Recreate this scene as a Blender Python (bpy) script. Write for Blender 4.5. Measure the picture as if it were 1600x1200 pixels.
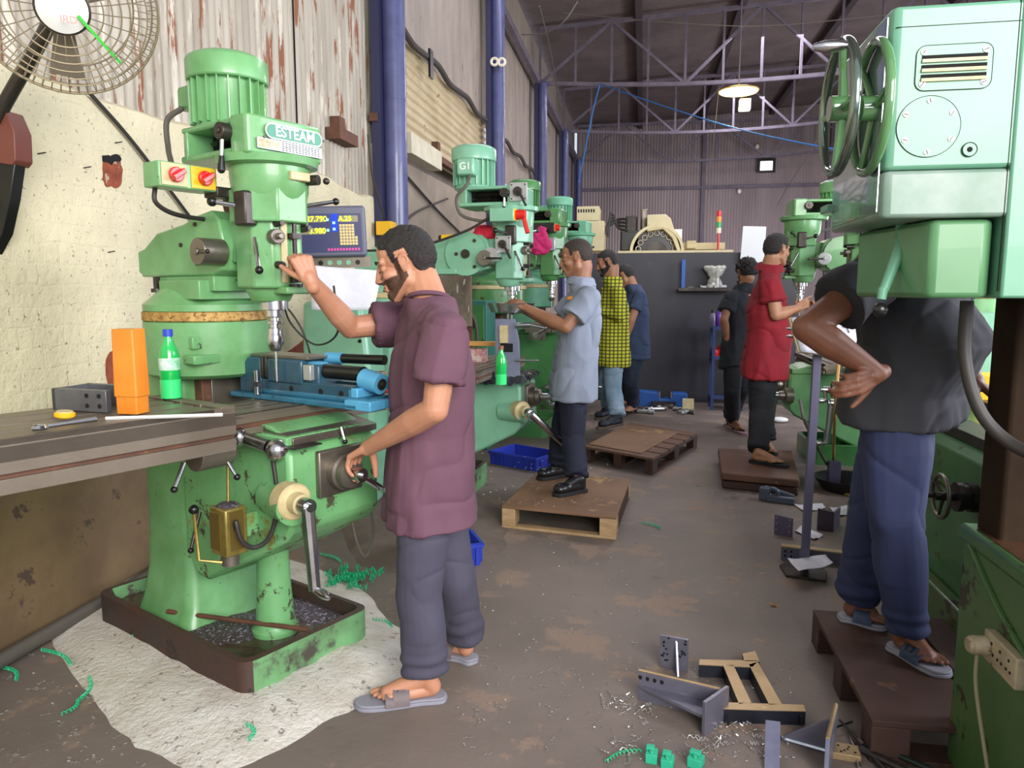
import bpy, bmesh, math, random
from mathutils import Vector as V, Matrix, noise
for o in list(bpy.data.objects): bpy.data.objects.remove(o)
S=bpy.context.scene; COL=S.collection
# ---------------- camera ----------------
FPX=1150.; PITCH=math.atan(145/1150); YAW=math.atan(204/(1150*math.cos(PITCH)+145*math.sin(PITCH)))
CAM=V((0,0,1.4))
FW=V((-math.sin(YAW)*math.cos(PITCH),math.cos(YAW)*math.cos(PITCH),-math.sin(PITCH)))
RT=V((math.cos(YAW),math.sin(YAW),0)); UP=RT.cross(FW)
cd=bpy.data.cameras.new('camera'); cam=bpy.data.objects.new('camera',cd); COL.objects.link(cam)
cd.sensor_width=36; cd.lens=FPX/1600*36; cd.clip_start=.02; cd.clip_end=200
cam.matrix_world=Matrix(((RT.x,UP.x,-FW.x,CAM.x),(RT.y,UP.y,-FW.y,CAM.y),(RT.z,UP.z,-FW.z,CAM.z),(0,0,0,1)))
S.camera=cam
# ---------------- light ----------------
S.view_settings.view_transform='Standard'; S.view_settings.look='None'
S.view_settings.exposure=0.1; S.view_settings.gamma=1; S.view_settings.use_curve_mapping=False
W=bpy.data.worlds.new('daylight'); S.world=W; W.use_nodes=True
W.node_tree.nodes['Background'].inputs[0].default_value=(.80,.88,1,1); W.node_tree.nodes['Background'].inputs[1].default_value=.8
def area(name,loc,target,sx,sy,power,color):
    l=bpy.data.lights.new(name,'AREA'); l.shape='RECTANGLE'; l.size=sx; l.size_y=sy; l.energy=power; l.color=color
    o=bpy.data.objects.new(name,l); COL.objects.link(o); o.location=loc
    o.rotation_euler=(V(target)-V(loc)).to_track_quat('-Z','Y').to_euler(); return o
area('gate_daylight',(2.6,-2.8,3.1),(-1,3.4,1.0),4,2.8,560,(1,.97,.93))
area('side_opening_daylight',(5.6,3.2,2.6),(-2,4.2,1.0),5,2.6,480,(.90,.91,1))
area('added_roof_fill',(.3,9,6.9),(.2,9,0),1.6,9,300,(.95,.93,1))  # added fill lamp under the closed roof, brightens the middle of the hall
area('added_far_roof_fill',(2.5,19,6.6),(2.5,19,0),1.6,8,420,(.93,.9,1))  # extra fill added below the far ceiling; the roof sheet has no opening there
area('added_far_side_fill',(8.3,15,1.6),(-1,20,5.5),7,2.4,650,(.95,.92,1))  # lamp added to brighten the back wall and the roof from below
# ---------------- pixel helpers: rays of the photograph onto real planes of the hall ----------------
def ray(px,py): return FW*FPX+RT*(px-800)+UP*(600-py)
def PY(px,py,y): r=ray(px,py); return CAM+r*(y/r.y)
def PX(px,py,x): r=ray(px,py); return CAM+r*(x/r.x)
def G(px,py,z=0.): r=ray(px,py); return CAM+r*((z-CAM.z)/r.z)
def PN(px,py,p0,n):
    r=ray(px,py); return CAM+r*((V(p0)-CAM).dot(n)/r.dot(n))
R=math.radians
X_,Y_,Z_=V((1,0,0)),V((0,1,0)),V((0,0,1))
rnd=random.Random(7)
# ---------------- mesh builder ----------------
def frame(d):
    d=V(d).normalized(); a=V((0,0,1)) if abs(d.z)<.9 else V((1,0,0))
    x=a.cross(d).normalized(); return x,d.cross(x),d
class MB:
    def __init__(s): s.v=[];s.f=[]
    def add(s,vs,fs):
        n=len(s.v); s.v+= [V(q) for q in vs]; s.f+=[tuple(i+n for i in f) for f in fs]; return s
    def box(s,c,d,M=None):
        h=[q/2 for q in d]; vs=[V((a*h[0],b*h[1],e*h[2])) for a in(-1,1) for b in(-1,1) for e in(-1,1)]
        if M is not None: vs=[M@q for q in vs]
        return s.add([q+V(c) for q in vs],[(0,1,3,2),(4,6,7,5),(0,4,5,1),(2,3,7,6),(0,2,6,4),(1,5,7,3)])
    def b2(s,a,b): return s.box([(a[i]+b[i])/2 for i in range(3)],[abs(b[i]-a[i]) for i in range(3)])
    def rings(s,L,cap=(1,1),closed=True):
        n=len(L[0]); vs=[q for r in L for q in r]; fs=[]
        for i in range(len(L)-1):
            for j in range(n if closed else n-1):
                k=(j+1)%n; fs.append((i*n+j,i*n+k,(i+1)*n+k,(i+1)*n+j))
        if cap[0]: fs.append(tuple(range(n))[::-1])
        if cap[1]: fs.append(tuple((len(L)-1)*n+j for j in range(n)))
        return s.add(vs,fs)
    def lathe(s,o,ax,prof,n=24,cap=(1,1)):
        x,y,z=frame(ax); o=V(o)
        return s.rings([[o+z*t+(x*math.cos(a)+y*math.sin(a))*r for a in [2*math.pi*j/n for j in range(n)]] for t,r in prof],cap)
    def cyl(s,p0,p1,r0,r1=None,n=16):
        p0,p1=V(p0),V(p1); L=(p1-p0).length
        return s.lathe(p0,p1-p0,[(0,r0),(L,r0 if r1 is None else r1)],n)
    def cone(s,p0,p1,a0,b0,a1,b1,xd,n=20):
        p0,p1,xd=V(p0),V(p1),V(xd); z=(p1-p0).normalized(); x=(xd-z*xd.dot(z)).normalized(); y=z.cross(x)
        return s.rings([[p+(x*math.cos(t)*a+y*math.sin(t)*b) for t in [2*math.pi*j/n for j in range(n)]] for p,a,b in((p0,a0,b0),(p1,a1,b1))])
    def ell(s,c,r,M=None,nu=16,nv=10):
        c=V(c); L=[]
        for i in range(1,nv):
            t=math.pi*i/nv; L.append([V((r[0]*math.sin(t)*math.cos(2*math.pi*j/nu),r[1]*math.sin(t)*math.sin(2*math.pi*j/nu),r[2]*math.cos(t))) for j in range(nu)])
        if M is not None: L=[[M@q for q in r_] for r_ in L]
        return s.rings([[q+c for q in r_] for r_ in L])
    def cap(s,p0,p1,r0,r1,n=14):
        p0,p1=V(p0),V(p1); s.ell(p0,(r0,)*3,None,n,8); s.ell(p1,(r1,)*3,None,n,8)
        if (p1-p0).length>1e-4: s.cyl(p0,p1,r0,r1,n)
        return s
    def prism(s,pts,o,ex,ey,ez,d0,d1):
        o,ex,ey,ez=V(o),V(ex),V(ey),V(ez); n=len(pts)
        vs=[o+ex*a+ey*b+ez*d0 for a,b in pts]+[o+ex*a+ey*b+ez*d1 for a,b in pts]
        return s.add(vs,[tuple(range(n))[::-1],tuple(range(n,2*n))]+[(i,(i+1)%n,n+(i+1)%n,n+i) for i in range(n)])
    def tube(s,pts,r,n=8):
        pts=[V(p) for p in pts]; N=len(pts); L=[]; px=None
        for i,p in enumerate(pts):
            d=(pts[min(i+1,N-1)]-pts[max(i-1,0)]).normalized()
            if px is None: x,y,_=frame(d)
            else:
                x=(px-d*px.dot(d)); x=x.normalized() if x.length>1e-6 else frame(d)[0]; y=d.cross(x)
            px=x; rr=r[i] if isinstance(r,(list,tuple)) else r
            L.append([p+(x*math.cos(2*math.pi*j/n)+y*math.sin(2*math.pi*j/n))*rr for j in range(n)])
        return s.rings(L)
    def torus(s,c,ax,Rr,r,n=32,m=8,arc=1.):
        x,y,z=frame(ax); c=V(c); L=[]
        for i in range(n+1 if arc<1 else n):
            a=2*math.pi*arc*i/n; d=x*math.cos(a)+y*math.sin(a)
            L.append([c+d*(Rr+r*math.cos(2*math.pi*j/m))+z*r*math.sin(2*math.pi*j/m) for j in range(m)])
        if arc>=1: L.append(L[0])
        return s.rings(L,(0,0) if arc>=1 else (1,1))
    def grid(s,fn,nu,nv):
        vs=[fn(i/nu,j/nv) for i in range(nu+1) for j in range(nv+1)]
        return s.add(vs,[(i*(nv+1)+j,(i+1)*(nv+1)+j,(i+1)*(nv+1)+j+1,i*(nv+1)+j+1) for i in range(nu) for j in range(nv)])
def rrect(cx,cy,hx,hy,r,z,n=5):
    o=[]
    for k,(sx,sy) in enumerate(((1,1),(-1,1),(-1,-1),(1,-1))):
        for i in range(n+1):
            a=math.pi/2*(k+i/n); o.append(V((cx+sx*(hx-r)+r*math.cos(a),cy+sy*(hy-r)+r*math.sin(a),z)))
    return o
def curve(pts,n=8):
    P=[V(p) for p in pts]; P=[P[0]*2-P[1]]+P+[P[-1]*2-P[-2]]; o=[]
    for i in range(1,len(P)-2):
        for k in range(n):
            t=k/n; a,b,c,d=P[i-1:i+3]
            o.append(.5*((2*b)+(c-a)*t+(2*a-5*b+4*c-d)*t*t+(3*b-a-3*c+d)*t**3))
    o.append(P[-2]); return o
def obj(name,mb,mat,parent=None,bevel=0,sm=35,label=None,loc=None):
    me=bpy.data.meshes.new(name); me.from_pydata([tuple(q) for q in mb.v],[],mb.f)
    bm=bmesh.new(); bm.from_mesh(me); bmesh.ops.recalc_face_normals(bm,faces=bm.faces); bm.to_mesh(me); bm.free()
    me.materials.append(mat)
    if sm: 
        for p in me.polygons: p.use_smooth=True
        me.set_sharp_from_angle(angle=R(sm))
    o=bpy.data.objects.new(name,me); COL.objects.link(o)
    if parent is not None: o.parent=parent
    if loc is not None: o.location=loc
    if bevel:
        b=o.modifiers.new('bevel','BEVEL'); b.width=bevel; b.segments=2; b.limit_method='ANGLE'; b.angle_limit=R(40)
    if label: o['label']=label
    return o
def tag(o,label,cat,group=None,kind=None):
    o['label']=label; o['category']=cat
    if group: o['group']=group
    if kind: o['kind']=kind
    return o
def thing(name,label,cat,loc=(0,0,0),rz=0,group=None,sc=1):
    o=bpy.data.objects.new(name,None); o.empty_display_size=.05; COL.objects.link(o); o.location=loc; o.rotation_euler=(0,0,rz); o.scale=(sc,)*3
    return tag(o,label,cat,group)
def struct(name,mb,mat,**k):
    o=obj(name,mb,mat,**k); o['kind']='structure'; return o
def bake(o):
    bpy.context.view_layer.update(); dg=bpy.context.evaluated_depsgraph_get()
    me=bpy.data.meshes.new_from_object(o.evaluated_get(dg)); o.modifiers.clear(); o.data=me; return o
def organic(name,mb,mat,parent,vox=.005,it=4,fac=.5,label=None,warp=None):
    o=obj(name,mb,mat,parent,sm=0,label=label)
    m=o.modifiers.new('r','REMESH'); m.mode='VOXEL'; m.voxel_size=vox; m.use_smooth_shade=True
    m=o.modifiers.new('s','SMOOTH'); m.factor=fac; m.iterations=it
    bake(o); me=o.data
    if warp:
        cn=[(v_.co.copy(),v_.normal.copy()) for v_ in me.vertices]; fl=[]
        for a,b in cn: fl+=list(a+warp(a,b))
        me.vertices.foreach_set('co',fl); me.update()
    for p in me.polygons: p.use_smooth=True
    if not me.materials: me.materials.append(mat)
    return o
def text(name,s,mat,parent,M,size,ext=.0008,bold=0,align='CENTER'):
    c=bpy.data.curves.new(name,'FONT'); c.body=s; c.size=size; c.extrude=ext; c.offset=bold; c.align_x=align; c.align_y='CENTER'
    t=bpy.data.objects.new(name,c); COL.objects.link(t); bpy.context.view_layer.update()
    me=bpy.data.meshes.new_from_object(t.evaluated_get(bpy.context.evaluated_depsgraph_get())); bpy.data.objects.remove(t)
    me.materials.clear(); me.materials.append(mat)
    o=bpy.data.objects.new(name,me); COL.objects.link(o); o.parent=parent; o.matrix_local=M; return o
def basis(o,ex,ey):
    ex=V(ex).normalized(); ey=V(ey); ey=(ey-ex*ey.dot(ex)).normalized(); ez=ex.cross(ey); o=V(o)
    return Matrix(((ex.x,ey.x,ez.x,o.x),(ex.y,ey.y,ez.y,o.y),(ex.z,ey.z,ez.z,o.z),(0,0,0,1)))
# ---------------- materials ----------------
def lin(c):
    if isinstance(c,str): c=[int(c[i:i+2],16)/255 for i in(0,2,4)]
    return tuple((q/12.92 if q<=.04045 else ((q+.055)/1.055)**2.4) for q in c)+(1,)
MATS={}
def mat(name,c,rough=.5,metal=0,c2=None,vs=6,c3=None,ws=14,wt=.62,wr=None,bump=0,bs=60,spec=.5,emit=0,alpha=1,trans=0,stretch=None,coat=0,c4=None,w4=.66,s4=3):
    """c base; c2 blended by soft noise at scale vs; c3 patches (chips, rust, dirt) at scale ws above threshold wt"""
    if name in MATS: return MATS[name]
    m=bpy.data.materials.new(name); m.use_nodes=True; nt=m.node_tree; N=nt.nodes; Lk=nt.links; b=N['Principled BSDF']
    b.inputs['Roughness'].default_value=rough; b.inputs['Metallic'].default_value=metal
    b.inputs['Specular IOR Level'].default_value=spec; b.inputs['Coat Weight'].default_value=coat
    col=lin(c); b.inputs['Base Color'].default_value=col
    if c2 or c3 or bump:
        tc=N.new('ShaderNodeTexCoord'); out=tc.outputs['Object']
        if stretch:
            mp=N.new('ShaderNodeMapping'); mp.inputs['Scale'].default_value=stretch; Lk.new(out,mp.inputs[0]); out=mp.outputs[0]
    cur=None
    def nz(sc,det=4,r=.6):
        n=N.new('ShaderNodeTexNoise'); n.inputs['Scale'].default_value=sc; n.inputs['Detail'].default_value=det; n.inputs['Roughness'].default_value=r; Lk.new(out,n.inputs['Vector']); return n.outputs['Fac']
    def rng(x,a,d):
        r=N.new('ShaderNodeMapRange'); r.inputs[1].default_value=a; r.inputs[2].default_value=d; Lk.new(x,r.inputs[0]); return r.outputs[0]
    def mix(f,a,bb):
        x=N.new('ShaderNodeMix'); x.data_type='RGBA'; Lk.new(f,x.inputs[0])
        for i,q in((6,a),(7,bb)):
            if isinstance(q,tuple): x.inputs[i].default_value=q
            else: Lk.new(q,x.inputs[i])
        return x.outputs[2]
    cur=col
    if c2: cur=mix(rng(nz(vs),.35,.68),cur,lin(c2))
    if c4: cur=mix(rng(nz(s4,5,.7),w4,w4+.08),cur,lin(c4))
    if c3:
        fac=rng(nz(ws,6,.72),wt,wt+.04); cur=mix(fac,cur,lin(c3))
        if wr is not None:
            q=N.new('ShaderNodeMix'); q.data_type='FLOAT'; Lk.new(fac,q.inputs[0]); q.inputs[2].default_value=rough; q.inputs[3].default_value=wr; Lk.new(q.outputs[0],b.inputs['Roughness'])
    if not isinstance(cur,tuple): Lk.new(cur,b.inputs['Base Color'])
    if bump:
        bn=N.new('ShaderNodeBump'); bn.inputs['Strength'].default_value=bump; bn.inputs['Distance'].default_value=.01
        Lk.new(nz(bs,5,.65),bn.inputs['Height']); Lk.new(bn.outputs[0],b.inputs['Normal'])
    if emit: b.inputs['Emission Color'].default_value=col; b.inputs['Emission Strength'].default_value=emit
    if trans: b.inputs['Transmission Weight'].default_value=trans; b.inputs['IOR'].default_value=1.3
    if alpha<1: b.inputs['Alpha'].default_value=alpha
    MATS[name]=m; return m
GR=mat('machine_green','76AE76',.34,c2='5f9259',vs=5,c3='4a4a2e',ws=22,wt=.66,wr=.7,bump=.05,bs=40,coat=.2)
GRW=mat('machine_green_worn','76B277',.38,c2='639A62',vs=5,c3='45432f',ws=13,wt=.585,wr=.8,bump=.12,bs=30,c4='77702f',w4=.60,s4=6)
GRD=mat('machine_green_oily','4F8A4E',.3,c2='3F7443',vs=4,c3='39361f',ws=9,wt=.60,wr=.45,bump=.1,bs=30,coat=.3)
GRP=mat('machine_green_pale','82B89A',.32,c2='70A688',vs=4,c3='4c5642',ws=18,wt=.72,wr=.7,coat=.2)
TRAYM=mat('tray_paint','78B278',.5,c2='5a7a55',vs=4,c3='4a443e',ws=8,wt=.57,wr=.85,bump=.3,bs=25,c4='4a443e',w4=.62,s4=3)
GRIME=mat('tray_grime','40352f',.6,c2='4a3027',vs=6,c3='2c2420',ws=10,wt=.6,bump=.3,bs=40)
STEEL=mat('steel_worn','8d857b',.38,.75,c2='71695f',vs=4,c3='584a3e',ws=20,wt=.66,bump=.06,bs=60)
STEELB=mat('steel_bright','c9c9cc',.22,1,c2='a9a9ab',vs=9)
STEELD=mat('steel_dark','4d4743',.4,.7,c2='393431',vs=9,c3='5a4636',ws=22,wt=.64)
TBL=mat('table_steel','877c6e',.42,.55,c2='75695c',vs=3,c3='5d4f42',ws=30,wt=.68,bump=.08,bs=80)
RUST=mat('rust_brown','6b4533',.75,.1,c2='53382c',vs=12,c3='84603f',ws=30,wt=.62,bump=.2)
BANDM=mat('rusted_band','c8a664',.6,.3,c2='9c7138',vs=30,c3='6e4a22',ws=60,wt=.55)
BLACK=mat('black_plastic','141414',.3); BLKM=mat('black_seam_and_shade','0b0b0c',.9)  # second black draws seams, and paints the shade inside holes and recesses
RUB=mat('rubber_cable','2c2826',.55); CONDUIT=mat('grey_conduit','5c5750',.6,.2)
WHITE=mat('white_paint','e9e9e6',.5); RED=mat('red_plastic','d3231d',.3,coat=.3); YEL=mat('yellow_plate','e8b21c',.45)
BRASS=mat('oily_brass','9c8a4a',.35,.5,c2='7a6a34',vs=12,c3='54401c',ws=25,wt=.62)
PLATE=mat('tan_plate','c9b98e',.5,c2='b3a274',vs=20)
SILV=mat('silver_plate','b4b5b3',.35,.5)
# ================= THE HALL =================
FLM=mat('floor_concrete','7d7068',.6,c2='675c55',vs=.9,c3='8a7668',ws=2.4,wt=.55,wr=.75,bump=.25,bs=35,c4='443b36',w4=.60,s4=1.1)
struct('floor',MB().b2((-2.6,-6,-.1),(9,28,0)),FLM)
CEM=mat('cement_patch','c9c0b4',.9,c2='ddd8d0',vs=7,c3='8b8078',ws=26,wt=.60,bump=1,bs=45)
def patch(name,pts,z,m,dome=.02,jit=.03,sub=10,seed=0):
    c=sum((V(p) for p in pts),V())/len(pts); P=curve(list(pts)+[pts[0]],6)[:-1]
    P=[p+(p-c).normalized()*noise.noise(p*9+V((seed,0,0)))*jit for p in P]
    L=[]
    for k in range(sub+1):
        t=k/sub; L.append([V((c.x+(p.x-c.x)*(1-t*.97),c.y+(p.y-c.y)*(1-t*.97),z+dome*min(1,t*3.2)**.7*(1+.5*noise.noise(V((p.x*(1-t)*7,p.y*7,t*5)))))) for p in P])
    L=[[V((q.x,q.y,-.004)) for q in L[0]]]+L
    return struct(name,MB().rings(L),m)
patch('floor_cement_patch',[G(*p) for p in((70,975),(140,1090),(215,1165),(330,1205),(430,1175),(520,1120),(640,1060),(660,1010),(600,960),(560,920),(430,870),(200,860))],.0,CEM,.035)
patch('floor_cement_mound',[G(*p) for p in((530,815),(560,880),(640,895),(735,885),(790,850),(775,790),(700,760),(560,770))],.0,mat('old_cement','75685f',.9,c2='63574f',vs=5,bump=.7,bs=30),.03)
PLAS=mat('wall_plaster','ddd3b2',.9,c2='cdc3a4',vs=2.5,c3='7a7158',ws=42,wt=.615,bump=1,bs=22,c4='aaa294',w4=.60,s4=1.6)
def bricks(m):
    nt=m.node_tree; N=nt.nodes; Lk=nt.links; tc=N.new('ShaderNodeTexCoord'); sp=N.new('ShaderNodeSeparateXYZ'); cb=N.new('ShaderNodeCombineXYZ'); br=N.new('ShaderNodeTexBrick')
    Lk.new(tc.outputs['Object'],sp.inputs[0]); Lk.new(sp.outputs[1],cb.inputs[0]); Lk.new(sp.outputs[2],cb.inputs[1])
    nz_=N.new('ShaderNodeTexNoise'); nz_.inputs['Scale'].default_value=9; Lk.new(tc.outputs['Object'],nz_.inputs[0]); ad=N.new('ShaderNodeVectorMath'); ad.operation='MULTIPLY_ADD'; Lk.new(nz_.outputs['Color'],ad.inputs[0]); ad.inputs[1].default_value=(.04,.04,0); Lk.new(cb.outputs[0],ad.inputs[2]); Lk.new(ad.outputs[0],br.inputs[0])
    br.inputs['Scale'].default_value=1; br.inputs['Brick Width'].default_value=.24; br.inputs['Row Height'].default_value=.085; br.inputs['Mortar Size'].default_value=.008; br.inputs['Mortar Smooth'].default_value=1
    b2=N.new('ShaderNodeBump'); b2.inputs['Strength'].default_value=.22; b2.inputs['Distance'].default_value=.006; b2.invert=True
    old=[n for n in N if n.type=='BUMP' and n!=b2][0]; Lk.new(br.outputs['Fac'],b2.inputs['Height']); Lk.new(old.outputs[0],b2.inputs['Normal']); Lk.new(b2.outputs[0],N['Principled BSDF'].inputs['Normal'])
bricks(PLAS)
PLAG=mat('wall_plaster_grey','9d9082',.9,c2='877a6e',vs=2,c3='6a6058',ws=20,wt=.66,bump=.5,bs=20)
WX=-2.4
def wtop(y): return 2.27+.03*noise.noise(V((y*3,0,0)))+.06*noise.noise(V((y*.9,3,0)))
def plaster(name,y0,y1,top,m,n=120):
    mb=MB(); L=[]
    for i in range(n+1):
        y=y0+(y1-y0)*i/n; L.append([V((WX-.25,y,0)),V((WX,y,0)),V((WX,y,top(y)-.02)),V((WX-.03,y,top(y))),V((WX-.25,y,top(y)))])
    return struct(name,mb.rings(L),m)
plaster('wall_left_plaster',-1,6.5,wtop,PLAS)
plaster('wall_left_cement',6.5,12,lambda y:2.72,PLAG)
plaster('wall_left_rear',12,27.2,lambda y:2.6,PLAG,10)
# lower wall stained brown skirt and broken brick patches
BRK=mat('broken_brick','9b4f33',.9,c2='7d3d2a',vs=20,c3='b5a48b',ws=18,wt=.58,bump=.8)
SKT=mat('oil_stained_plaster','6f5a43',.7,c2='85704f',vs=3,c3='54443a',ws=6,wt=.6,bump=.4,bs=15)
sk=MB(); L=[]
for i in range(61):
    y=-1+7.2*i/60; t=.80+.09*noise.noise(V((y*1.3,9,0)))
    L.append([V((WX-.01,y,0)),V((WX+.012,y,0)),V((WX+.012,y,t)),V((WX-.01,y,t+.02))])
struct('wall_left_skirt',sk.rings(L),SKT)
def blob(name,px,x,m,th=.012,seed=1):
    P=[PX(a,b,x) for a,b in px]; c=sum(P,V())/len(P); Q=curve(P+[P[0]],5)[:-1]
    Q=[q+(q-c).normalized()*.02*noise.noise(q*25+V((seed,)*3)) for q in Q]
    return struct(name,MB().rings([[q for q in Q],[q+V((th,0,0)) for q in Q]]),m)
blob('wall_left_brick_hole',[(160,245),(186,250),(188,290),(175,294),(162,285)],WX,BRK,.006)
blob('wall_left_brick_shade',[(159,243),(178,242),(186,252),(162,254)],WX,BLKM,.009)  # flat black patch, painted for the shade inside the brick hole
blob('wall_left_brick_patch',[(455,545),(500,520),(508,600),(440,620),(380,600)],WX,BRK,.006)
blob('wall_left_brick_corner',[(165,560),(180,545),(182,600),(168,598)],WX,BRK,.006)
st=thing('base_pipe','long grey pipe lying on the floor against the foot of the plaster wall','pipe')
obj('pipe',MB().cyl((WX+.075,.6,.035),(WX+.075,4.6,.035),.03),CONDUIT,st)
# corrugated sheets
def corr(name,o,eu,ev,lu,lv,m,pitch=.076,amp=.009,kind='structure',th=0):
    """waves run along eu, ridges parallel to ev"""
    o,eu,ev=V(o),V(eu),V(ev); n=eu.cross(ev).normalized(); k=int(lu/pitch*6); mb=MB(); A=[];B=[]
    for i in range(k+1):
        u=lu*i/k; q=o+eu*u+n*amp*math.cos(2*math.pi*u/pitch); A.append(q); B.append(q+ev*lv)
    mb.add(A+B,[(i,i+1,k+2+i,k+1+i) for i in range(k)])
    s=obj(name,mb,m,sm=60)
    if kind: s['kind']=kind
    return s
CW=mat('corrugated_rusty','b5ad9e',.55,.3,c2='968d7e',vs=2.5,c3='8a5a42',ws=4.5,wt=.565,wr=.8,stretch=(1,2.2,.28),c4='c8c0b0',w4=.55,s4=4,bump=.1,bs=50)
CD=mat('corrugated_grey','958a80',.6,.2,c2='7f756d',vs=2,stretch=(1,2,.4),c3='5a504a',ws=6,wt=.62)
CT=mat('corrugated_tan','c2b391',.6,.25,c2='ad9c79',vs=2,c3='8f6840',ws=5,wt=.62)
CB=mat('corrugated_back','9c8f8f',.6,.2,c2='877a7c',vs=1,stretch=(1.5,1,.3),c3='94898a',ws=4,wt=.6)
CR=mat('corrugated_roof','6d6161',.65,.2,c2='5a5050',vs=1.2,c3='5f5452',ws=3,wt=.6)
for i in range(5):
    corr('wall_left_sheet',(WX-.05-.012*(i%2),-1+1.52*i,2.0),Y_,Z_,1.56,5.05,CW)
corr('wall_left_upper_sheet',(WX-.1,6.55,3.95),Y_,Z_,5.6,3.1,CD)
corr('wall_left_ribbed_panel',(WX-.09,6.7,2.92),Z_,Y_,1.06,5.0,CT,.10,.014)
corr('wall_left_rear_sheet',(WX-.11,12.1,2.5),Y_,Z_,15,4.5,CD)
corr('wall_left_opening_panel',(WX-.06,11.9,2.55),Z_,Y_,.75,3.3,mat('opening_bright_pale','d9d2d4',.6,.1,c2='c3bbbd',vs=2),.10,.014)  # pale ribbed sheet, its brightness painted in for a bright opening
BY=27.2
for a,w in ((-2.4,6.2),(3.8,6)): corr('wall_back_sheet',(a,BY,0),X_,Z_,w,7.9,CB,.10,.012)
gb=MB().b2((-2.3,BY-.09,4.95),(9,BY-.03,5.05)).b2((-2.3,BY-.09,2.5),(9,BY-.03,2.58))
for x in (2.0,6.2): gb.b2((x-.06,BY-.12,0),(x+.06,BY-.02,7.6))
PUR=mat('truss_paint','6c6471',.6,c2='5a525f',vs=4); struct('trim_back_girts',gb,PUR)
struct('wall_left_leak_block',MB().b2((WX-.4,-1,0),(WX-.3,11.2,7.15)),CD)  # added unseen sheet, stops sky light leaking through the wall gaps
# rusty flashing slits of daylight in the far corner
struct('wall_right',MB().b2((8.6,12,2.6),(8.75,27.2,7.8)),CB)
# roof
RZ=7.35
roof=MB()
k=int(28/.12*4); A=[];B=[]
for i in range(k+1):
    y=-.5+28*i/k; z=RZ+.016*math.cos(2*math.pi*y/.12); A.append(V((-2.7,y,z-.25))); B.append(V((9,y,z+.55)))
roof.add(A+B,[(i,i+1,k+2+i,k+1+i) for i in range(k)]); struct('ceiling',roof,CR,sm=60)
pl=MB()
for x in (-.2,1.9,4.2,6.5): pl.b2((x-.07,0,RZ-.27+.07*x),(x+.07,BY,RZ-.08+.07*x))
struct('trim_purlins',pl,mat('purlin_dark','3d3539',.7))
# wall plate under the eaves on the left
struct('trim_eaves_beam',MB().b2((WX+.02,-1,5.85),(WX+.12,BY,5.98)),PUR)
# columns
COLM=mat('column_blue','565a86',.35,c2='484b72',vs=5,c3='8a8ca0',ws=40,wt=.68,coat=.3)
ys=[6.62,11.5,16.55,21.4,26.0]
for i,y in enumerate(ys):
    t=thing('steel_column','blue painted round steel column '+['closest to the camera, behind the man in maroon','second along the left wall, behind the far motor','third along the left wall','fourth along the left wall','in the far left corner by the back wall'][i],'column',(WX+.16,y,0),0)
    mb=MB().cyl((0,0,0),(0,0,5.86),.105,n=24)
    obj('shaft',mb,COLM,t); obj('flange',MB().cyl((0,0,3.1),(0,0,3.115),.108,n=24).box((0,0,5.87),(.3,.3,.02)),COLM,t)
    obj('backing_channel',MB().b2((-.16,-.16,0),(-.08,-.04,5.85)),mat('channel_dark_blue','2c2d4c',.5),t)
# trusses
def bar(mb,a,b,w=.05):
    a,b=V(a),V(b); d=b-a; x,y,z=frame(d); M=Matrix((x,y,z)).transposed(); return mb.box((a+b)/2,(w,w,d.length),M)
for i,y in enumerate((11.5,16.6,21.5,26.1)):
    t=thing('roof_truss','purple-grey steel lattice truss under the roof, '+['highest at the top edge of the photo','nearest fully visible one, above the pendant lamp','middle one, just behind the pendant lamp','farthest, against the back wall'][i],'truss',(0,y,0))
    x0,x1=WX+.1,8.5; n=14; lo=lambda x:5.9-.16*math.sin(math.pi*(min(x,5)-x0)/7.4)+.02*max(0,x-4); hi=lambda x:7.02+.045*(x-x0) if i<3 else 7.0
    xs=[x0+(x1-x0)*k/n for k in range(n+1)]
    c1=MB();c2=MB();w1=MB();w2=MB()
    for a,b in zip(xs[:-1],xs[1:]): bar(c1,(a,0,lo(a)),(b,0,lo(b)),.075); bar(c2,(a,0,hi(a)),(b,0,hi(b)),.075)
    for k,x in enumerate(xs): obj('vertical_strut',bar(MB(),(x,0,lo(x)),(x,0,hi(x)),.05),PUR,t)
    for k in range(0,n,2):
        a,b,c_=xs[k],xs[min(k+1,n)],xs[min(k+2,n)]; 
        if k%4==0: bar(w2,(a,0,lo(a)),(c_,0,hi(c_)),.055)
        else: bar(w2,(a,0,hi(a)),(c_,0,lo(c_)),.055)
    obj('bottom_chord',c1,PUR,t); obj('top_chord',c2,PUR,t); obj('diagonals',w2,PUR,t)
# rusty angle rail beneath the ribbed panel
t=thing('rusty_angle_rail','rusty brown steel angle rail fixed below the ribbed wall panel','rail')
a=PX(614,206,WX+.1);b=PX(748,268,WX+.1); mb=MB(); bar(mb,(WX+.02,a.y-.3,2.93),(WX+.02,11.6,2.93),.07); obj('rail',mb,RUST,t)
[obj('rail_bracket',MB().b2((WX-.02,y-.08,2.9),(WX+.06,y+.02,3.1)),RUST,t) for y in (6.75,8.5)]
t=thing('cream_channel','cream painted steel channel sticking out beneath the rusty rail','channel',PX(660,246,WX+.05))
obj('channel_body',MB().b2((-.03,-.75,-.09),(.12,.35,.11)),mat('cream_paint','cfc8b2',.6,c2='bdb49c',vs=6),t,.005)
obj('bolt',MB().cyl((.02,.35,.05),(.02,.365,.05),.012).cyl((.07,.35,-.03),(.07,.365,-.03),.012),STEELD,t)
t=thing('rusty_bracket','rusty steel bracket stub on the left wall beside the nearest blue column','bracket',PX(547,212,WX+.05))
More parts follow.
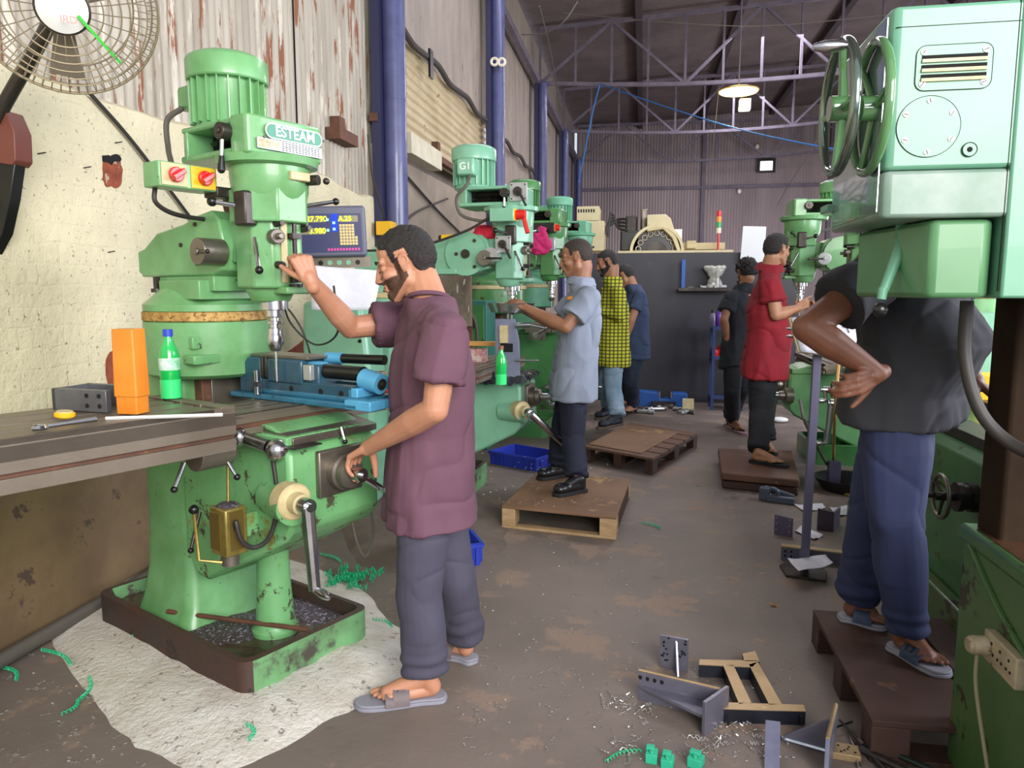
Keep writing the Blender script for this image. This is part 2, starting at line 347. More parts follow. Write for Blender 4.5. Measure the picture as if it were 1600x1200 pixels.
obj('stub',MB().b2((-.1,-.25,-.07),(.02,.12,.02)).b2((-.1,-.16,.02),(-.02,-.05,.12)),RUST,t)
t=thing('cable_bundle','black bundle of cables running along the top of the ribbed panel','cable')
obj('bundle',MB().tube(curve([(WX+.0,6.7+.5*i,3.97+.04*math.sin(i*2.1)) for i in range(22)],3),.035),mat('dark_cable','3c3634',.8),t)
obj('tie_strap',MB().b2((WX+.02,8.2,3.75),(WX+.045,8.32,4.05)),BLACK,t)
t=thing('wire_tangle','brown tangle of thin wires hanging on the left wall behind the farther mills','wires')
for kk in range(14):
    y0=11.2+kk*.5; obj('wire',MB().tube(curve([(WX+.0,y0,3.0+.3*rnd.random()),(WX+.02,y0+.5,2.6+.5*rnd.random()),(WX+.02,y0+1.1,2.9+.3*rnd.random()),(WX+.0,y0+1.7,2.7+.4*rnd.random())],4),.012,5),RUB,t)
# hanging wires
def wire(name,label,pts,r=.004,m=None,cat='wire',n=8):
    o=obj(name,MB().tube(curve(pts,n),r,6),m or CONDUIT); tag(o,label,cat); return o
wire('cable','dark cable slanting down the plaster wall from the fan to the mill',[PX(140,145,WX+.02),PX(210,225,WX+.02),PX(305,350,WX+.02),PX(330,385,WX+.02)],.009,RUB)
wire('cable','cable slanting down the cement wall below the cream channel',[PX(612,248,WX+.03),PX(680,325,WX+.03),PX(725,370,WX+.03)],.014,RUB)
wire('cable','loose cable rising across the cement wall toward the second motor',[PX(625,360,WX+.03),PX(650,332,WX+.03),PX(700,310,WX+.03)],.010,RUB)
wire('cable','grey cable tied down the face of the nearest blue column',[PX(575,210,WX+.3),PX(583,280,WX+.3),PX(600,340,WX+.3)],.008,RUB)
ROPE=mat('blue_rope','2f7fd0',.6)
wire('rope','bright blue rope hanging straight down from the first full truss',[PY(937,132,16.5),PY(925,180,17),PY(904,285,18)],.014,ROPE)
wire('rope','bright blue rope stretched from the truss across to the right',[PY(937,131,16.5),PY(1050,170,14.5),PY(1180,208,12.5),PY(1420,255,10)],.012,ROPE)
wire('cable','thin grey wire drooping from the top beam beside the second column',[PY(903,2,11),PY(880,35,11),PY(850,52,11.2),PY(815,54,11.4)],.008)
wire('cable','long dark wire slanting down from the roof to the wall columns',[PY(843,10,11.2),PY(860,80,14),PY(880,190,18),PY(886,216,20)],.010)
wire('cable','thin wire sagging across under the roof sheets',[PY(880,20,12),PY(1050,35,12),PY(1200,40,12),PY(1400,22,12)],.006)
wire('cable','thin cord hanging down near the signal tower in front of the back wall',[PY(1124,130,13),PY(1112,250,13.2),PY(1104,330,13.4)],.005)
wire('cable','thin slanting wire in front of the back wall on the right',[PY(1285,208,12),PY(1235,285,13),PY(1215,320,13.5)],.006)
# pendant lamp
t=thing('pendant_lamp','glowing warm yellow high-bay lamp hanging under the roof trusses','lamp',PY(1154,142,13.2))
obj('glass_dish',MB().lathe((0,0,.06),(0,0,-1),[(0,.12),(.03,.26),(.06,.32),(.085,.30),(.10,.0)],36,(1,0)),mat('lamp_glow','ffe08a',.4,emit=4.5),t)
obj('rim',MB().torus((0,0,.0),Z_,.32,.012),mat('lamp_rim','b58a3a',.5),t)
obj('driver_box',MB().b2((.02,-.08,-.32),(.2,.08,-.14)),mat('lamp_box','c9c4c6',.5),t,.01)
obj('stem',MB().cyl((0,0,.05),(0,0,1.6),.012),PUR,t)
l=bpy.data.lights.new('lamp_bulb','POINT'); l.energy=90; l.color=(1,.8,.5); l.shadow_soft_size=.2; lo_=bpy.data.objects.new('lamp_bulb',l); COL.objects.link(lo_); lo_.parent=t; lo_.location=(0,0,-.3)
t=thing('flood_light','small white flood light in a black frame high on the back wall','lamp',PY(1197,259,BY-.1))
obj('housing',MB().b2((-.3,-.06,-.22),(.3,.08,.24)),BLACK,t); obj('lens',MB().b2((-.2,-.08,-.16),(.2,-.055,.14)),mat('flood_glow','ffffff',.4,emit=2.2),t)
for px,py,l_ in ((1155,299,'tiny white bulb fixed on the girt of the back wall'),(1183,229,'tiny white bulb hanging before the back wall beneath the trusses')):
    tag(obj('small_bulb',MB().ell((0,0,0),(.07,.07,.09)),mat('bulb_white','f2e9dc',.4),loc=PY(px,py,BY-.1)),l_,'bulb')
t=thing('porcelain_insulator','pair of white porcelain insulators on the second blue column','insulator',PY(776,97,11.35))
obj('insulator',MB().torus((-.03,-.02,0),Y_,.05,.022,16),mat('porcelain','ddd6c6',.4),t); obj('insulator',MB().torus((.08,-.02,-.01),Y_,.05,.022,16),MATS['porcelain'],t)
# nails in the plaster
for k,(px,py) in enumerate(((58,241),(130,263),(179,224),(168,395),(262,275))):
    p=PX(px,py,WX); o=obj('wall_nail',MB().cyl((-.01,0,0),(.03,.012,.008),.0028,n=6),STEELD,loc=p)
    tag(o,['bent nail in the plaster below the fan at far left','nail in the plaster left of the brick hole','nail in the plaster above the brick hole','nail low in the plaster left of the mill ram','nail in the plaster beside the switch box'][k],'nail')
# fan
t=thing('wall_fan','grey wall fan with round wire guard in the top left corner','fan',PY(98,5,2.15))
FD=(CAM+V((-.1,.0,-.5))-t.location).normalized(); fx,fy,fz=frame(FD)
WIRE=mat('guard_wire','8c8066',.5,.5)
gd=MB()
for r_,z in ((.075,.09),(.11,.092),(.135,.09),(.16,.086),(.185,.08),(.21,.066),(.235,.045),(.27,.0)): gd.torus(fz*z,fz,r_,.0025 if r_<.26 else .005,48,5)
for k in range(64):
    a=2*math.pi*k/64; d=fx*math.cos(a)+fy*math.sin(a); gd.tube([d*.235+fz*.045,d*.262+fz*.02,d*.27-fz*.01,d*.255-fz*.05,d*.2-fz*.075],.0016,4)
for k in range(28):
    a=2*math.pi*k/28; d=fx*math.cos(a)+fy*math.sin(a); gd.tube([d*.07+fz*.09,d*.135+fz*.09,d*.2+fz*.073,d*.235+fz*.045],.0016,4)
gd.torus(-fz*.07,fz,.2,.003,40,5).torus(-fz*.05,fz,.255,.003,40,5)
obj('wire_guard',gd,WIRE,t)
obj('hub_badge',MB().lathe(fz*.085,fz,[(0,.07),(.012,.07),(.02,.05),(.022,.001)],32),mat('fan_badge','d9d9d4',.4),t)
obj('badge_rim',MB().torus(fz*.09,fz,.071,.006,32),STEELD,t)
text('badge_mark','IRD',RED,t,basis(fz*.113+V((.02,0,.0))-Z_*.03,-fx if fx.dot(RT)<0 else fx,Z_),.03)
obj('motor',MB().cyl(-fz*.16,-fz*.02,.06,.065),STEELD,t)
BL=mat('fan_blade','70675a',.5)
for k in range(3):
    a=2*math.pi*(k/3)+.5; d=fx*math.cos(a)+fy*math.sin(a); e=fz.cross(d)
    obj('blade',MB().rings([[d*.03+e*.02+fz*.01,d*.03-e*.02-fz*.01,d*.03-e*.02-fz*.013,d*.03+e*.02+fz*.007],[d*.22+e*.05+fz*.02,d*.22-e*.05-fz*.02,d*.22-e*.05-fz*.023,d*.22+e*.05+fz*.017]]),BL,t)
obj('green_strip',MB().tube([PN(122,25,t.location+fz*.11,fz)-t.location,PN(155,62,t.location+fz*.1,fz)-t.location,PN(188,98,t.location+fz*.06,fz)-t.location],.006,4),mat('green_tape','46c045',.6),t)
arm=curve([-fz*.12,PY(60,70,2.35)-t.location,PY(20,140,2.4)-t.location,PY(-8,190,2.4)-t.location],6)
obj('support_arm',MB().tube(arm,.024,12),STEELD,t)
t=thing('grinder_stand','dark red and black steel bracket at the left edge, under the fan arm','bracket',PY(2,230,2.4))
p=lambda a,b:PY(a,b,2.4)-t.location
obj('red_casting',MB().prism([(p(a,b).x,p(a,b).z) for a,b in((-30,180),(8,172),(22,205),(24,250),(18,258),(-30,250))],(0,0,0),X_,Z_,Y_,0,.08),mat('dark_red_casting','6e3a30',.5),t,.004)
obj('black_leg',MB().prism([(p(a,b).x,p(a,b).z) for a,b in((-30,248),(20,252),(12,310),(0,365),(-30,420))],(0,0,0),X_,Z_,Y_,.01,.06),BLACK,t,.003)
# ================= MILLING MACHINES =================
SWARF=mat('swarf_speckle','5d5560',.5,.3,c2='4a3a38',vs=6,c3='c9c6dc',ws=85,wt=.56,bump=1,bs=120)
def crank(parent,name,p0,axis,dr,L,hub=.03,mt=None,ball=None,hl=.08,ar=.011):
    """hub + arm + handle, handle a sub-part"""
    mt=mt or STEELB; p0,axis,dr=V(p0),V(axis).normalized(),V(dr).normalized(); e=p0+dr*L
    mb=MB().cyl(p0-axis*.03,p0+axis*.012,hub).cyl(p0+axis*.012,p0+axis*.024,hub*.5); mb.tube([p0,p0+dr*L*.5,e],[ar*1.25,ar*1.05,ar],10)
    a=obj(name,mb,mt,parent)
    h=MB().ell(e,(ball,)*3) if ball else MB().lathe(e,axis,[(0,.008),(.01,.012),(hl*.55,.016),(hl*.9,.011),(hl,.004)],14)
    obj('handle',h,mt,a)
    return a
def lever(parent,p0,p1,r=.006,knob=.014,name='lever',mt=None):
    o=obj(name,MB().cyl(p0,p1,r*1.2,r,10),mt or STEELB,parent); obj('knob',MB().ell(p1,(knob,)*3),BLACK,o); return o
def mill(loc,yaw,label,group,sc=1,reach=.37,full=True,g=None,gw=None,table=(-.3,.8),motor=True,ramback=-.30,flip=1,base=True,swarf=True,turret=(-.06,.23),drum=True,chuck=True,ring=BANDM,kd=0,mh=0,ecr=None,kz=0,eax=(1,-.15,0),el=.27):
    g=g or GR; gw=gw or GRW; t=thing('milling_machine',label,'milling machine',loc,yaw,group,sc); dx=reach-.37; F=flip
    X,Y,Z=X_,Y_,Z_
    # base tray
    if base:
        o,i_=.52,.46
        mb=MB().rings([rrect(0,0,.52,.285,.05,0),rrect(0,0,.52,.285,.05,.15),rrect(0,0,.495,.26,.04,.153),rrect(0,0,.48,.245,.035,.10)])
        tr=obj('base_tray',mb,TRAYM if full else GRD,t,sm=40)
        if full:
            tr.data.materials.append(GRIME)
            for p in tr.data.polygons:
                if p.normal.y<-.3 or p.normal.z>.3 or abs(p.normal.z)<.2 and abs(p.center.y)<.262 and abs(p.center.x)<.50: p.material_index=1
        if swarf:
            fl=obj('oily_tray_floor',MB().rings([rrect(0,0,.482,.247,.03,.099),rrect(0,0,.482,.247,.03,.104)]),mat('oily_rust_floor','4a2b22',.25,c2='33241f',vs=8,c3='8a7f86',ws=60,wt=.63,bump=.4,coat=.6),tr)
            for nm,pp in (('swarf_heap',[(.0,-.24),(.2,-.235),(.3,-.1),(.25,.05),(.05,.02),(-.05,-.1)]),('swarf_heap',[(.1,.1),(.33,.08),(.46,.2),(.42,.24),(.1,.24),(0,.15)])):
                Q=curve([V((a,b,0)) for a,b in pp+[pp[0]]],5)[:-1]; c=sum(Q,V())/len(Q)
                L=[[V((c.x+(q.x-c.x)*k,c.y+(q.y-c.y)*k,.103+h+.004*noise.noise(q*40*k))) for q in Q] for k,h in((1,0),(.85,.006),(.5,.012),(.05,.014))]
                s_=obj(nm,MB().rings(L),SWARF,t); s_['kind']='stuff'
    # column
    mb=MB().rings([rrect(-.13,0,.20,.235,.06,.10 if base else 0),rrect(-.135,0,.185,.20,.05,.18),rrect(-.14,0,.165,.178,.04,.30),rrect(-.145,0,.15,.17,.035,.5),rrect(-.145,0,.148,.165,.03,1.08)])
    obj('column',mb,g,t,sm=40)
    obj('dovetail_way',MB().b2((-.01,-.105,.33),(.055,.105,1.09)),RUST,t,.004)
    obj('way_cover',MB().b2((.05,-.07,.88),(.062,.1,1.09)),STEEL,t,.002)
    # screw pedestal
    obj('screw_pedestal',MB().lathe((.30,0,.10),Z,[(0,.088),(.02,.088),(.03,.078),(.05,.072),(.2,.062),(.42,.058)],28),gw,t)
    # knee: side profile (u,w)
    prof=[(.04,.90),(.66,.895),(.68,.87),(.68,.62),(.64,.575),(.42,.46),(.17,.335),(.10,.345),(.04,.42)]
    kn=obj('knee',MB().prism(prof,(0,0,0),X,Z,Y,-.195,.195),gw,t,.016)
    if full:
        obj('corner_boss',MB().cyl((.55,F*-.165,.715),(.715,F*-.205,.715),.062,n=28),gw,kn)
    hb=obj('elevating_dial',MB().lathe((.66,F*-.195,.73),(eax[0],F*eax[1],0),[(0,.06),(.055,.06),(.06,.055),(.062,.035),(.10,.033),(.105,.028)],32),STEEL if not full else PLATE,t)
    e=crank(t,'elevating_crank',V((.66,F*-.195,.73))+V((eax[0],F*eax[1],0)).normalized()*.13,(eax[0],F*eax[1],0),ecr or (.06,F*.02,-1),el,.027,mt=STEELB,hl=.09,ar=.019)
    # cross feed
    obj('cross_feed_plate',MB().b2((.675,-.09,.71),(.70,.10,.87)),STEEL,t,.006)
    obj('cross_feed_dial',MB().lathe((.70,0,.79),X,[(0,.062),(.03,.062),(.034,.052),(.06,.05),(.065,.025),(.09,.022)],32),STEEL,t)
    crank(t,'cross_feed_crank',(.80,0,.79),X,(0,.75,-.55),.11,.024,hl=.07)
    # saddle + table
    sd=obj('saddle',MB().b2((.10,-.19,.895),(.665,.19,.93)).prism([(.14,.93),(.62,.93),(.55,.955),(.2,.955)],(0,0,0),X,Z,Y,-.17,.17),gw,t,.005)
    if full:
        obj('worn_way_cover',MB().prism([(.47,.957),(.672,.925),(.672,.90),(.47,.93)],(0,0,0),X,Z,Y,-.17,.20),STEEL,sd,.003)
    a,b=table; ux0,ux1=.245,.515
    tb=MB()
    w=(ux1-ux0-.048)/4
    tb.b2((ux0,a,.955),(ux1-.012,b,.985)); y=ux0
    for k in range(4):
        tb.b2((y,a+.03,.985),(y+w,b-.03,1.0)); y+=w+.016
    tb.b2((ux0,a,.985),(ux1,a+.03,1.0)).b2((ux0,b-.03,.985),(ux1,b,1.0)).b2((ux1-.014,a,.968),(ux1,b,1.0)).b2((ux1-.014,a,.93),(ux1,b,.952)).b2((ux0+.03,a,.93),(ux1-.02,b,.96))
    TB=obj('table',tb,TBL,t,.0015)
    obj('stop_groove',MB().b2((ux1-.013,a+.01,.951),(ux1-.008,b-.01,.969)),RUST,TB)
    obj('end_bearing',MB().cyl((.38,a-.05,.915),(.38,a,.915),.05).b2((.31,a-.012,.87),(.45,a,.97)),STEEL,t)
    crank(t,'table_crank',(.38,a-.07,.915),(0,-1,0),(.5,0,.3),.12,.024,hl=.08)
    # turret
    c,r=turret
    if drum:
        dr=MB().lathe((c,0,0),Z,[(1.075,r-.02),(1.09,r),(1.285,r),(1.288,r-.006),(1.288,.05)],40); tu=obj('turret_base',dr,g,t,sm=40)
        obj('degree_ring',MB().lathe((c,0,0),Z,[(1.288,r-.004),(1.292,r+.001),(1.322,r+.001),(1.326,r-.008)],40),ring,t)
        obj('turret_cap',MB().lathe((c,0,0),Z,[(1.326,r-.003),(1.35,r-.003),(1.36,r-.015),(1.41,r-.07),(1.43,r-.075)],40),g,t)
        if full:
            obj('clamp_plate',MB().b2((c+r*.70,-.175,1.19),(c+r*.80,-.09,1.235)),GRW,tu,.004)
            obj('lever_pocket',MB().b2((c+r*.62,-.19,1.135),(c+r*.93,-.02,1.17)),GRW,tu,.006)
        # saddle block carrying the ram
        obj('ram_saddle',MB().b2((c-.16,-.12,1.40),(c+.25,.12,1.455)).b2((c-.05,-.16,1.37),(c+.22,.16,1.44)),g,t,.004)
        for s_ in (-1,1): obj('clamp_bolt',MB().cyl((c-.10,s_*.14,1.40),(c-.10,s_*.14,1.455),.014,n=6).cyl((c-.10,s_*.14,1.395),(c-.10,s_*.14,1.41),.022),STEELD,t)
    # ram
    rb=ramback
    rp=[(rb,1.455),(rb-.0,1.47),(rb-.02,1.47),(rb-.02,1.555),(rb+.03,1.565),(rb+.13,1.62),(.02+dx*.5,1.645),(.10+dx,1.67),(.2+dx,1.685),(.245+dx,1.65),(.265+dx,1.56),(.245+dx,1.475),(.19+dx,1.455)]
    rm=obj('ram',MB().prism(rp,(0,0,0),X,Z,Y,-.125,.125),g,t,.014)
    if reach>.5:
        cx=.11+dx; obj('knuckle_disc',MB().cyl((cx,-.15,1.565),(cx,.15,1.565),.135,n=40),g,rm); obj('pivot_cap',MB().cyl((cx,-.162,1.565),(cx,-.15,1.565),.028,n=24),STEELD,rm)
        for q in ((.06,.08),(.06,-.08),(-.06,0)): obj('bolt',MB().cyl((cx+q[0],-.157,1.565+q[1]),(cx+q[0],-.15,1.565+q[1]),.011),STEELD,rm)
        obj('rail_foot',MB().b2((rb,-.16,1.44),(.05+dx,.16,1.475)),g,rm,.004)
    else:
        for q in ((.10,1.64),(.10,1.50),(.0,1.57)): obj('bolt',MB().cyl((q[0],-.131,q[1]),(q[0],-.12,q[1]),.008,n=8),STEELD,rm)
        ey=obj('lifting_eye',MB().torus((.13,0,1.725),(.2,1,0),.036,.012,24,10).cyl((.13,0,1.67),(.13,0,1.695),.018),RUST,t)
    if full or reach>.5:
        w_=obj('worm_cap',MB().cyl((.25+dx,F*-.215,1.535),(.25+dx,F*-.12,1.535),.047,n=32).cyl((.25+dx,F*-.222,1.535),(.25+dx,F*-.21,1.535),.012),STEEL if full else SILV,t,.003)
        lever(w_,(.25+dx,F*-.205,1.535),(.37+dx,F*-.25,1.53),.006,.008,'tee_bar',STEELD)
    # head
    hx=.375+dx
    hd=MB().prism([(hx-.09,-.09),(hx-.09,.09),(hx+.03,.105),(hx+.085,.06),(hx+.085,-.06),(hx+.03,-.105)],(0,0,0),X,Y,Z,1.41,1.72)
    hd.lathe((hx-.02,0,0),Z,[(1.36,.062),(1.40,.085),(1.44,.09),(1.55,.098)],24)
    hd.b2((hx-.16,-.085,1.50),(hx-.05,.085,1.66))
    H_=obj('head',hd,g,t,.008)
    obj('quill_housing',MB().lathe((hx,0,0),Z,[(1.66,.09),(1.70,.115),(1.74,.13),(1.80,.135),(1.83,.135)],32).prism([(hx-.08,-.115),(hx-.08,.115),(hx+.05,.12),(hx+.12,.06),(hx+.12,-.06),(hx+.05,-.12)],(0,0,0),X,Y,Z,1.635,1.75),g,t,.006)
    obj('clamp_ring',MB().lathe((hx-.01,0,0),Z,[(1.825,.155),(1.83,.17),(1.855,.175),(1.86,.15)],40),g,t)
    # belt housing (hollow on the -y side)
    bx0,bx1=.05+dx,.47+dx; z0,z1=1.865,1.965
    bh=MB()
    bh.b2((bx0+.02,-.15,z0-.012),(bx1,.15,z0+.012)).b2((bx0+.03,-.15,z1-.012),(bx1-.01,.15,z1+.008))
    bh.prism([(bx1-.09,-.155),(bx1-.005,-.155),(bx1+.005,-.14),(bx1+.005,.14),(bx1-.005,.155),(bx1-.09,.155)],(0,0,0),X,Y,Z,z0-.015,z1+.012)
    bh.prism([(bx0+.07,-.155),(bx0+.03,-.14),(bx0,-.10),(bx0,.10),(bx0+.03,.14),(bx0+.07,.155)],(0,0,0),X,Y,Z,z0-.01,z1-.005)
    bh.b2((bx0+.05,F*.12,z0),(bx1,F*.15,z1))
    B=obj('belt_housing',bh,g,t,.008)
    obj('housing_shade_fill',MB().b2((bx0+.06,F*-.05,z0+.012),(bx1-.085,F*.119,z1-.012)),BLKM,B)  # black block paints the dark interior of the open housing
    for px_ in (bx0+.14,bx1-.19) if F>0 else (bx0+.12,bx1-.19):
        obj('belt_pulley',MB().lathe((px_,0,0),Z,[(z0+.015,.06),(z0+.03,.085),(z0+.045,.06),(z0+.06,.09),(z1-.015,.055)],24),STEELD,B)
    # motor
    if motor:
        mx=.15+dx if reach<.5 else .12+dx
        mo=obj('motor',MB().lathe((mx,0,0),Z,[(1.955,.10),(1.975,.125),(1.99,.115),(2.16-mh,.115)],36),g,t)
        fn=MB()
        for k in range(22):
            a_=2*math.pi*k/22; fn.box((mx+.122*math.cos(a_),.122*math.sin(a_),2.075-mh/2),(.026,.004,.165-mh),Matrix.Rotation(a_,3,'Z'))
        obj('cooling_fins',fn,g,mo)
        obj('fan_cover',MB().lathe((mx,0,0),Z,[(2.145-mh,.138),(2.15-mh,.142),(2.215-mh,.142),(2.225-mh,.135),(2.238-mh,.11),(2.242-mh,.02)],40),g,mo)
        if F>0 and reach<.5: q=((mx-.205,-.08,2.065),(mx-.105,.03,2.15)); cdp=[(mx-.17,-.08,2.07),(mx-.19,-.13,2.02),(mx-.175,-.14,1.92),(mx-.06,-.2,1.86),(mx-.01,-.22,1.815)]
        else: q=((mx-.05,F*-.19,2.04),(mx+.06,F*-.10,2.14)); cdp=[(mx+.03,F*-.17,2.05),(mx+.03,-.22,1.98),(mx-.04,-.22,1.9),(mx-.02,-.2,1.8),(mx+.1,-.2,1.76),(mx+.16,-.18,1.77)]
        obj('terminal_box',MB().b2(*q),g,mo,.012)
        if full or reach>.5: obj('power_conduit',MB().tube(curve(cdp,6),.010,8),CONDUIT,t)
    # speed lever
    sp=obj('speed_hub',MB().cyl((bx1-.10,F*-.19,z1-.04),(bx1-.10,F*-.14,z1-.04),.028,n=24).cyl((bx1-.10,F*-.195,z1-.04),(bx1-.10,F*-.19,z1-.04),.010),STEELD,t,.003)
    if full: l1=lever(sp,(bx1-.10,F*-.175,z1-.05),(bx1-.10,F*-.185,z1-.165),.006,.013,'speed_lever'); obj('grip',MB().cyl((bx1-.10,F*-.181,z1-.12),(bx1-.10,F*-.185,z1-.165),.008,.013),BLACK,l1)
    # levers and knobs on the head
    lever(t,(hx+.03,F*-.11,1.68),(hx-.06,F*-.19,1.70),.008,.017,'feed_lever')
    lever(t,(hx+.06,.09,1.70),(hx+.11,.20,1.725),.007,.013,'brake_lever')
    lever(t,(hx+.04,F*-.10,1.58),(hx+.10,F*-.13,1.47),.006,.014,'clutch_lever')
    obj('feed_gearbox',MB().b2((hx-.01,F*-.145,1.62),(hx+.055,F*-.095,1.735)),STEELD if full or F<0 else SILV,t,.008)
    obj('feed_selector',MB().cyl((hx+.08,-.055,1.585),(hx+.115,-.06,1.585),.026,n=20).cyl((hx+.115,-.06,1.585),(hx+.135,-.06,1.585),.011),STEEL,t,.003)
    for q in ((hx+.075,-.045,1.63),(hx+.075,.07,1.62),(hx+.075,-.045,1.49),(hx+.075,.07,1.50),(hx+.06,.08,1.45)):
        obj('clamp_knob',MB().cyl(q,V(q)+V((.035,0,0)),.014,.012,12).cyl(V(q)+V((.035,0,0)),V(q)+V((.045,0,0)),.009,n=12),STEELD,t)
    # depth stop
    ds=MB().b2((hx+.083,-.03,1.43),(hx+.09,-.005,1.64)); obj('depth_scale',ds,PLATE,t)
    obj('depth_screw',MB().cyl((hx+.10,.018,1.43),(hx+.10,.018,1.65),.008).cyl((hx+.10,.018,1.43),(hx+.10,.018,1.46),.018).cyl((hx+.10,.018,1.40),(hx+.10,.018,1.425),.024).b2((hx+.08,.0,1.58),(hx+.115,.036,1.60)),STEELD,t)
    obj('quill_ledge',MB().b2((hx+.02,-.04,1.39),(hx+.125,.06,1.415)),g,t,.006)
    obj('quill_bracket',MB().b2((hx+.02,-.045,1.645),(hx+.115,.055,1.685)),g,t,.006)
    # spindle + chuck
    sx=hx-.005
    obj('spindle_nose',MB().lathe((sx,0,0),Z,[(1.37,.05),(1.335,.05),(1.332,.032),(1.31,.032),(1.308,.028)],32),STEELB,t)
    if chuck:
        obj('drill_chuck',MB().lathe((sx,0,0),Z,[(1.31,.016),(1.295,.018),(1.293,.03),(1.285,.03),(1.283,.018),(1.27,.019),(1.268,.026),(1.245,.028),(1.242,.03),(1.21,.03),(1.195,.024),(1.185,.016)],32),STEELB,t)
        obj('drill_bit',MB().cyl((sx,0,1.19),(sx,0,1.075),.006,.006,10).cyl((sx,0,1.075),(sx,0,1.068),.006,.0005,10),STEELB,t)
    if kd or kz:
        def sh(o):
            for v_ in o.data.vertices:
                if v_.co.x>.1 : v_.co.x+=kd
                v_.co.z+=kz
            for c_ in o.children: sh(c_)
        for o in t.children:
            if o.name.split('.')[0] in ('knee','elevating_dial','elevating_crank','cross_feed_plate','cross_feed_dial','cross_feed_crank','saddle','table','end_bearing','table_crank'): sh(o)
    return t,hx
ML1=V((-1.635,2.632,0)); YAW1=-R(26)
def toM(p): # world -> mill 1 local
    return Matrix.Rotation(-YAW1,3,'Z')@(V(p)-ML1)
def fromM(p): return Matrix.Rotation(YAW1,3,'Z')@V(p)+ML1
MF=Matrix.Rotation(YAW1,3,'Z')@X_; MT=Matrix.Rotation(YAW1,3,'Z')@Y_
def LP(px,py,u=None,v=None,w=None):
    if w is not None: return toM(G(px,py,w))
    if u is not None: return toM(PN(px,py,ML1+MF*u,MF))
    return toM(PN(px,py,ML1+MT*v,MT))
m1,hx=mill(ML1,YAW1,'large bright green milling machine in the left foreground with an oval name sign','milling machines')
# head details of the first mill
NG=mat('sign_green','087a5c',.35); FU=.48+.006
def stadium(w,h,n=12):
    o=[]
    for s in(1,-1):
        for k in range(n+1):
            a=-math.pi/2+math.pi*k/n if s>0 else math.pi/2+math.pi*k/n
            o.append((s*(w/2-h/2)+h/2*math.cos(a),h/2*math.sin(a)))
    return o
sg=obj('name_sign',MB().prism(stadium(.235,.052),(FU,.025,1.93),(0,1,0),Z_,X_,0,.003),WHITE,m1)
obj('sign_field',MB().prism(stadium(.225,.042),(FU+.003,.025,1.93),(0,1,0),Z_,X_,0,.002),NG,sg)
text('lettering','ESTEAM',WHITE,sg,basis((FU+.006,.025,1.9295),Y_,Z_),.047,.0006,.0010)
dpl=obj('data_plate',MB().b2((FU-.004,-.125,1.868),(FU+.002,.14,1.902)),SILV,m1)
dk=MB()
for k in range(60): y_=-.03+.0135*(k%12); z_=1.871+.006*(k//12); dk.b2((FU+.002,y_+rnd.random()*.003,z_),(FU+.003,y_+.0105,z_+.0038))
obj('data_plate_print',dk,BLACK,dpl); obj('data_plate_tint',MB().b2((FU+.001,-.12,1.871),(FU+.0025,-.04,1.899)),mat('tan_print','9a8a62',.5,c2='d8d0b8',vs=60),dpl)
for v_ in (-.098,.148): obj('sign_screw',MB().cyl((FU,v_,1.93 if v_>0 else 1.905),(FU+.004,v_,1.93 if v_>0 else 1.905),.005),STEELD,sg)
obj('oil_gauge',MB().b2((hx+.11,-.02,1.775),(hx+.145,.06,1.805)),PLATE,m1,.004); obj('oil_gauge_cap',MB().cyl((hx+.10,.07,1.785),(hx+.15,.09,1.785),.018).ell((hx+.15,.125,1.785),(.012,)*3),STEELD,m1)
# switch box
sb=obj('switch_box',MB().b2((.20,-.36,1.735),(.295,-.155,1.815)),GR,m1,.004)
for v0,mt_ in((-.352,PLATE),(-.250,YEL)):
    pn=obj('switch_panel',MB().b2((.295,v0,1.740),(.299,v0+.088,1.811)),mt_,sb,.001)
    k_=obj('rotary_knob',MB().cyl((.299,v0+.046,1.775),(.313,v0+.046,1.775),.024,n=24).box((.32,v0+.046,1.775),(.022,.05,.017),Matrix.Rotation(R(35),3,'X')),RED,sb,.003)
obj('box_arm',MB().b2((.22,-.16,1.72),(.30,-.08,1.755)),STEELD,m1,.004)
obj('box_cable',MB().tube(curve([(.215,-.33,1.74),(.215,-.33,1.69),(.19,-.25,1.66),(.15,-.1,1.655),(.12,-.05,1.66)],6),.008),RUB,m1)
for k,pts in enumerate(([(hx+.0,.03,1.38),(hx-.03,.09,1.28),(hx+.02,.16,1.2),(hx+.1,.2,1.25),(hx+.12,.17,1.42)],[(.1,.2,1.4),(.2,.25,1.25),(.22,.3,1.05)])):
    obj('loose_cable',MB().tube(curve([V(p) for p in pts],8),.004,6),RUB,m1)
# knee dressing: oil pump, levers, hoses
op=obj('oil_pump',MB().b2((.44,-.335,.54),(.53,-.255,.70)),BRASS,m1,.006)
obj('pump_sight',MB().b2((.445,-.339,.56),(.50,-.333,.68)).b2((.53,-.32,.56),(.532,-.27,.69)),mat('pump_window','5b4a22',.3),op)
obj('pump_cup',MB().cyl((.485,-.295,.50),(.485,-.295,.54),.028,n=24),STEEL,op)
obj('swarf_heap',MB().ell((.485,-.295,.70),(.04,.035,.014)),SWARF,m1)['kind']='stuff'
obj('pump_mount',MB().b2((.46,-.27,.58),(.50,-.18,.66)),GRW,m1,.004)
pl_=obj('pump_lever',MB().tube([(.485,-.325,.515),(.44,-.38,.53),(.435,-.385,.69)],.006),BRASS,m1); obj('knob',MB().ell((.435,-.385,.70),(.016,)*3),BLACK,pl_)
obj('pump_spout',MB().cyl((.48,-.29,.70),(.46,-.27,.86),.005),BRASS,op)
obj('oil_hose',MB().tube(curve([(.531,-.30,.63),(.55,-.31,.66),(.56,-.30,.60),(.57,-.26,.565),(.60,-.22,.60),(.62,-.20,.72),(.6,-.2,.88)],8),.008),RUB,m1)
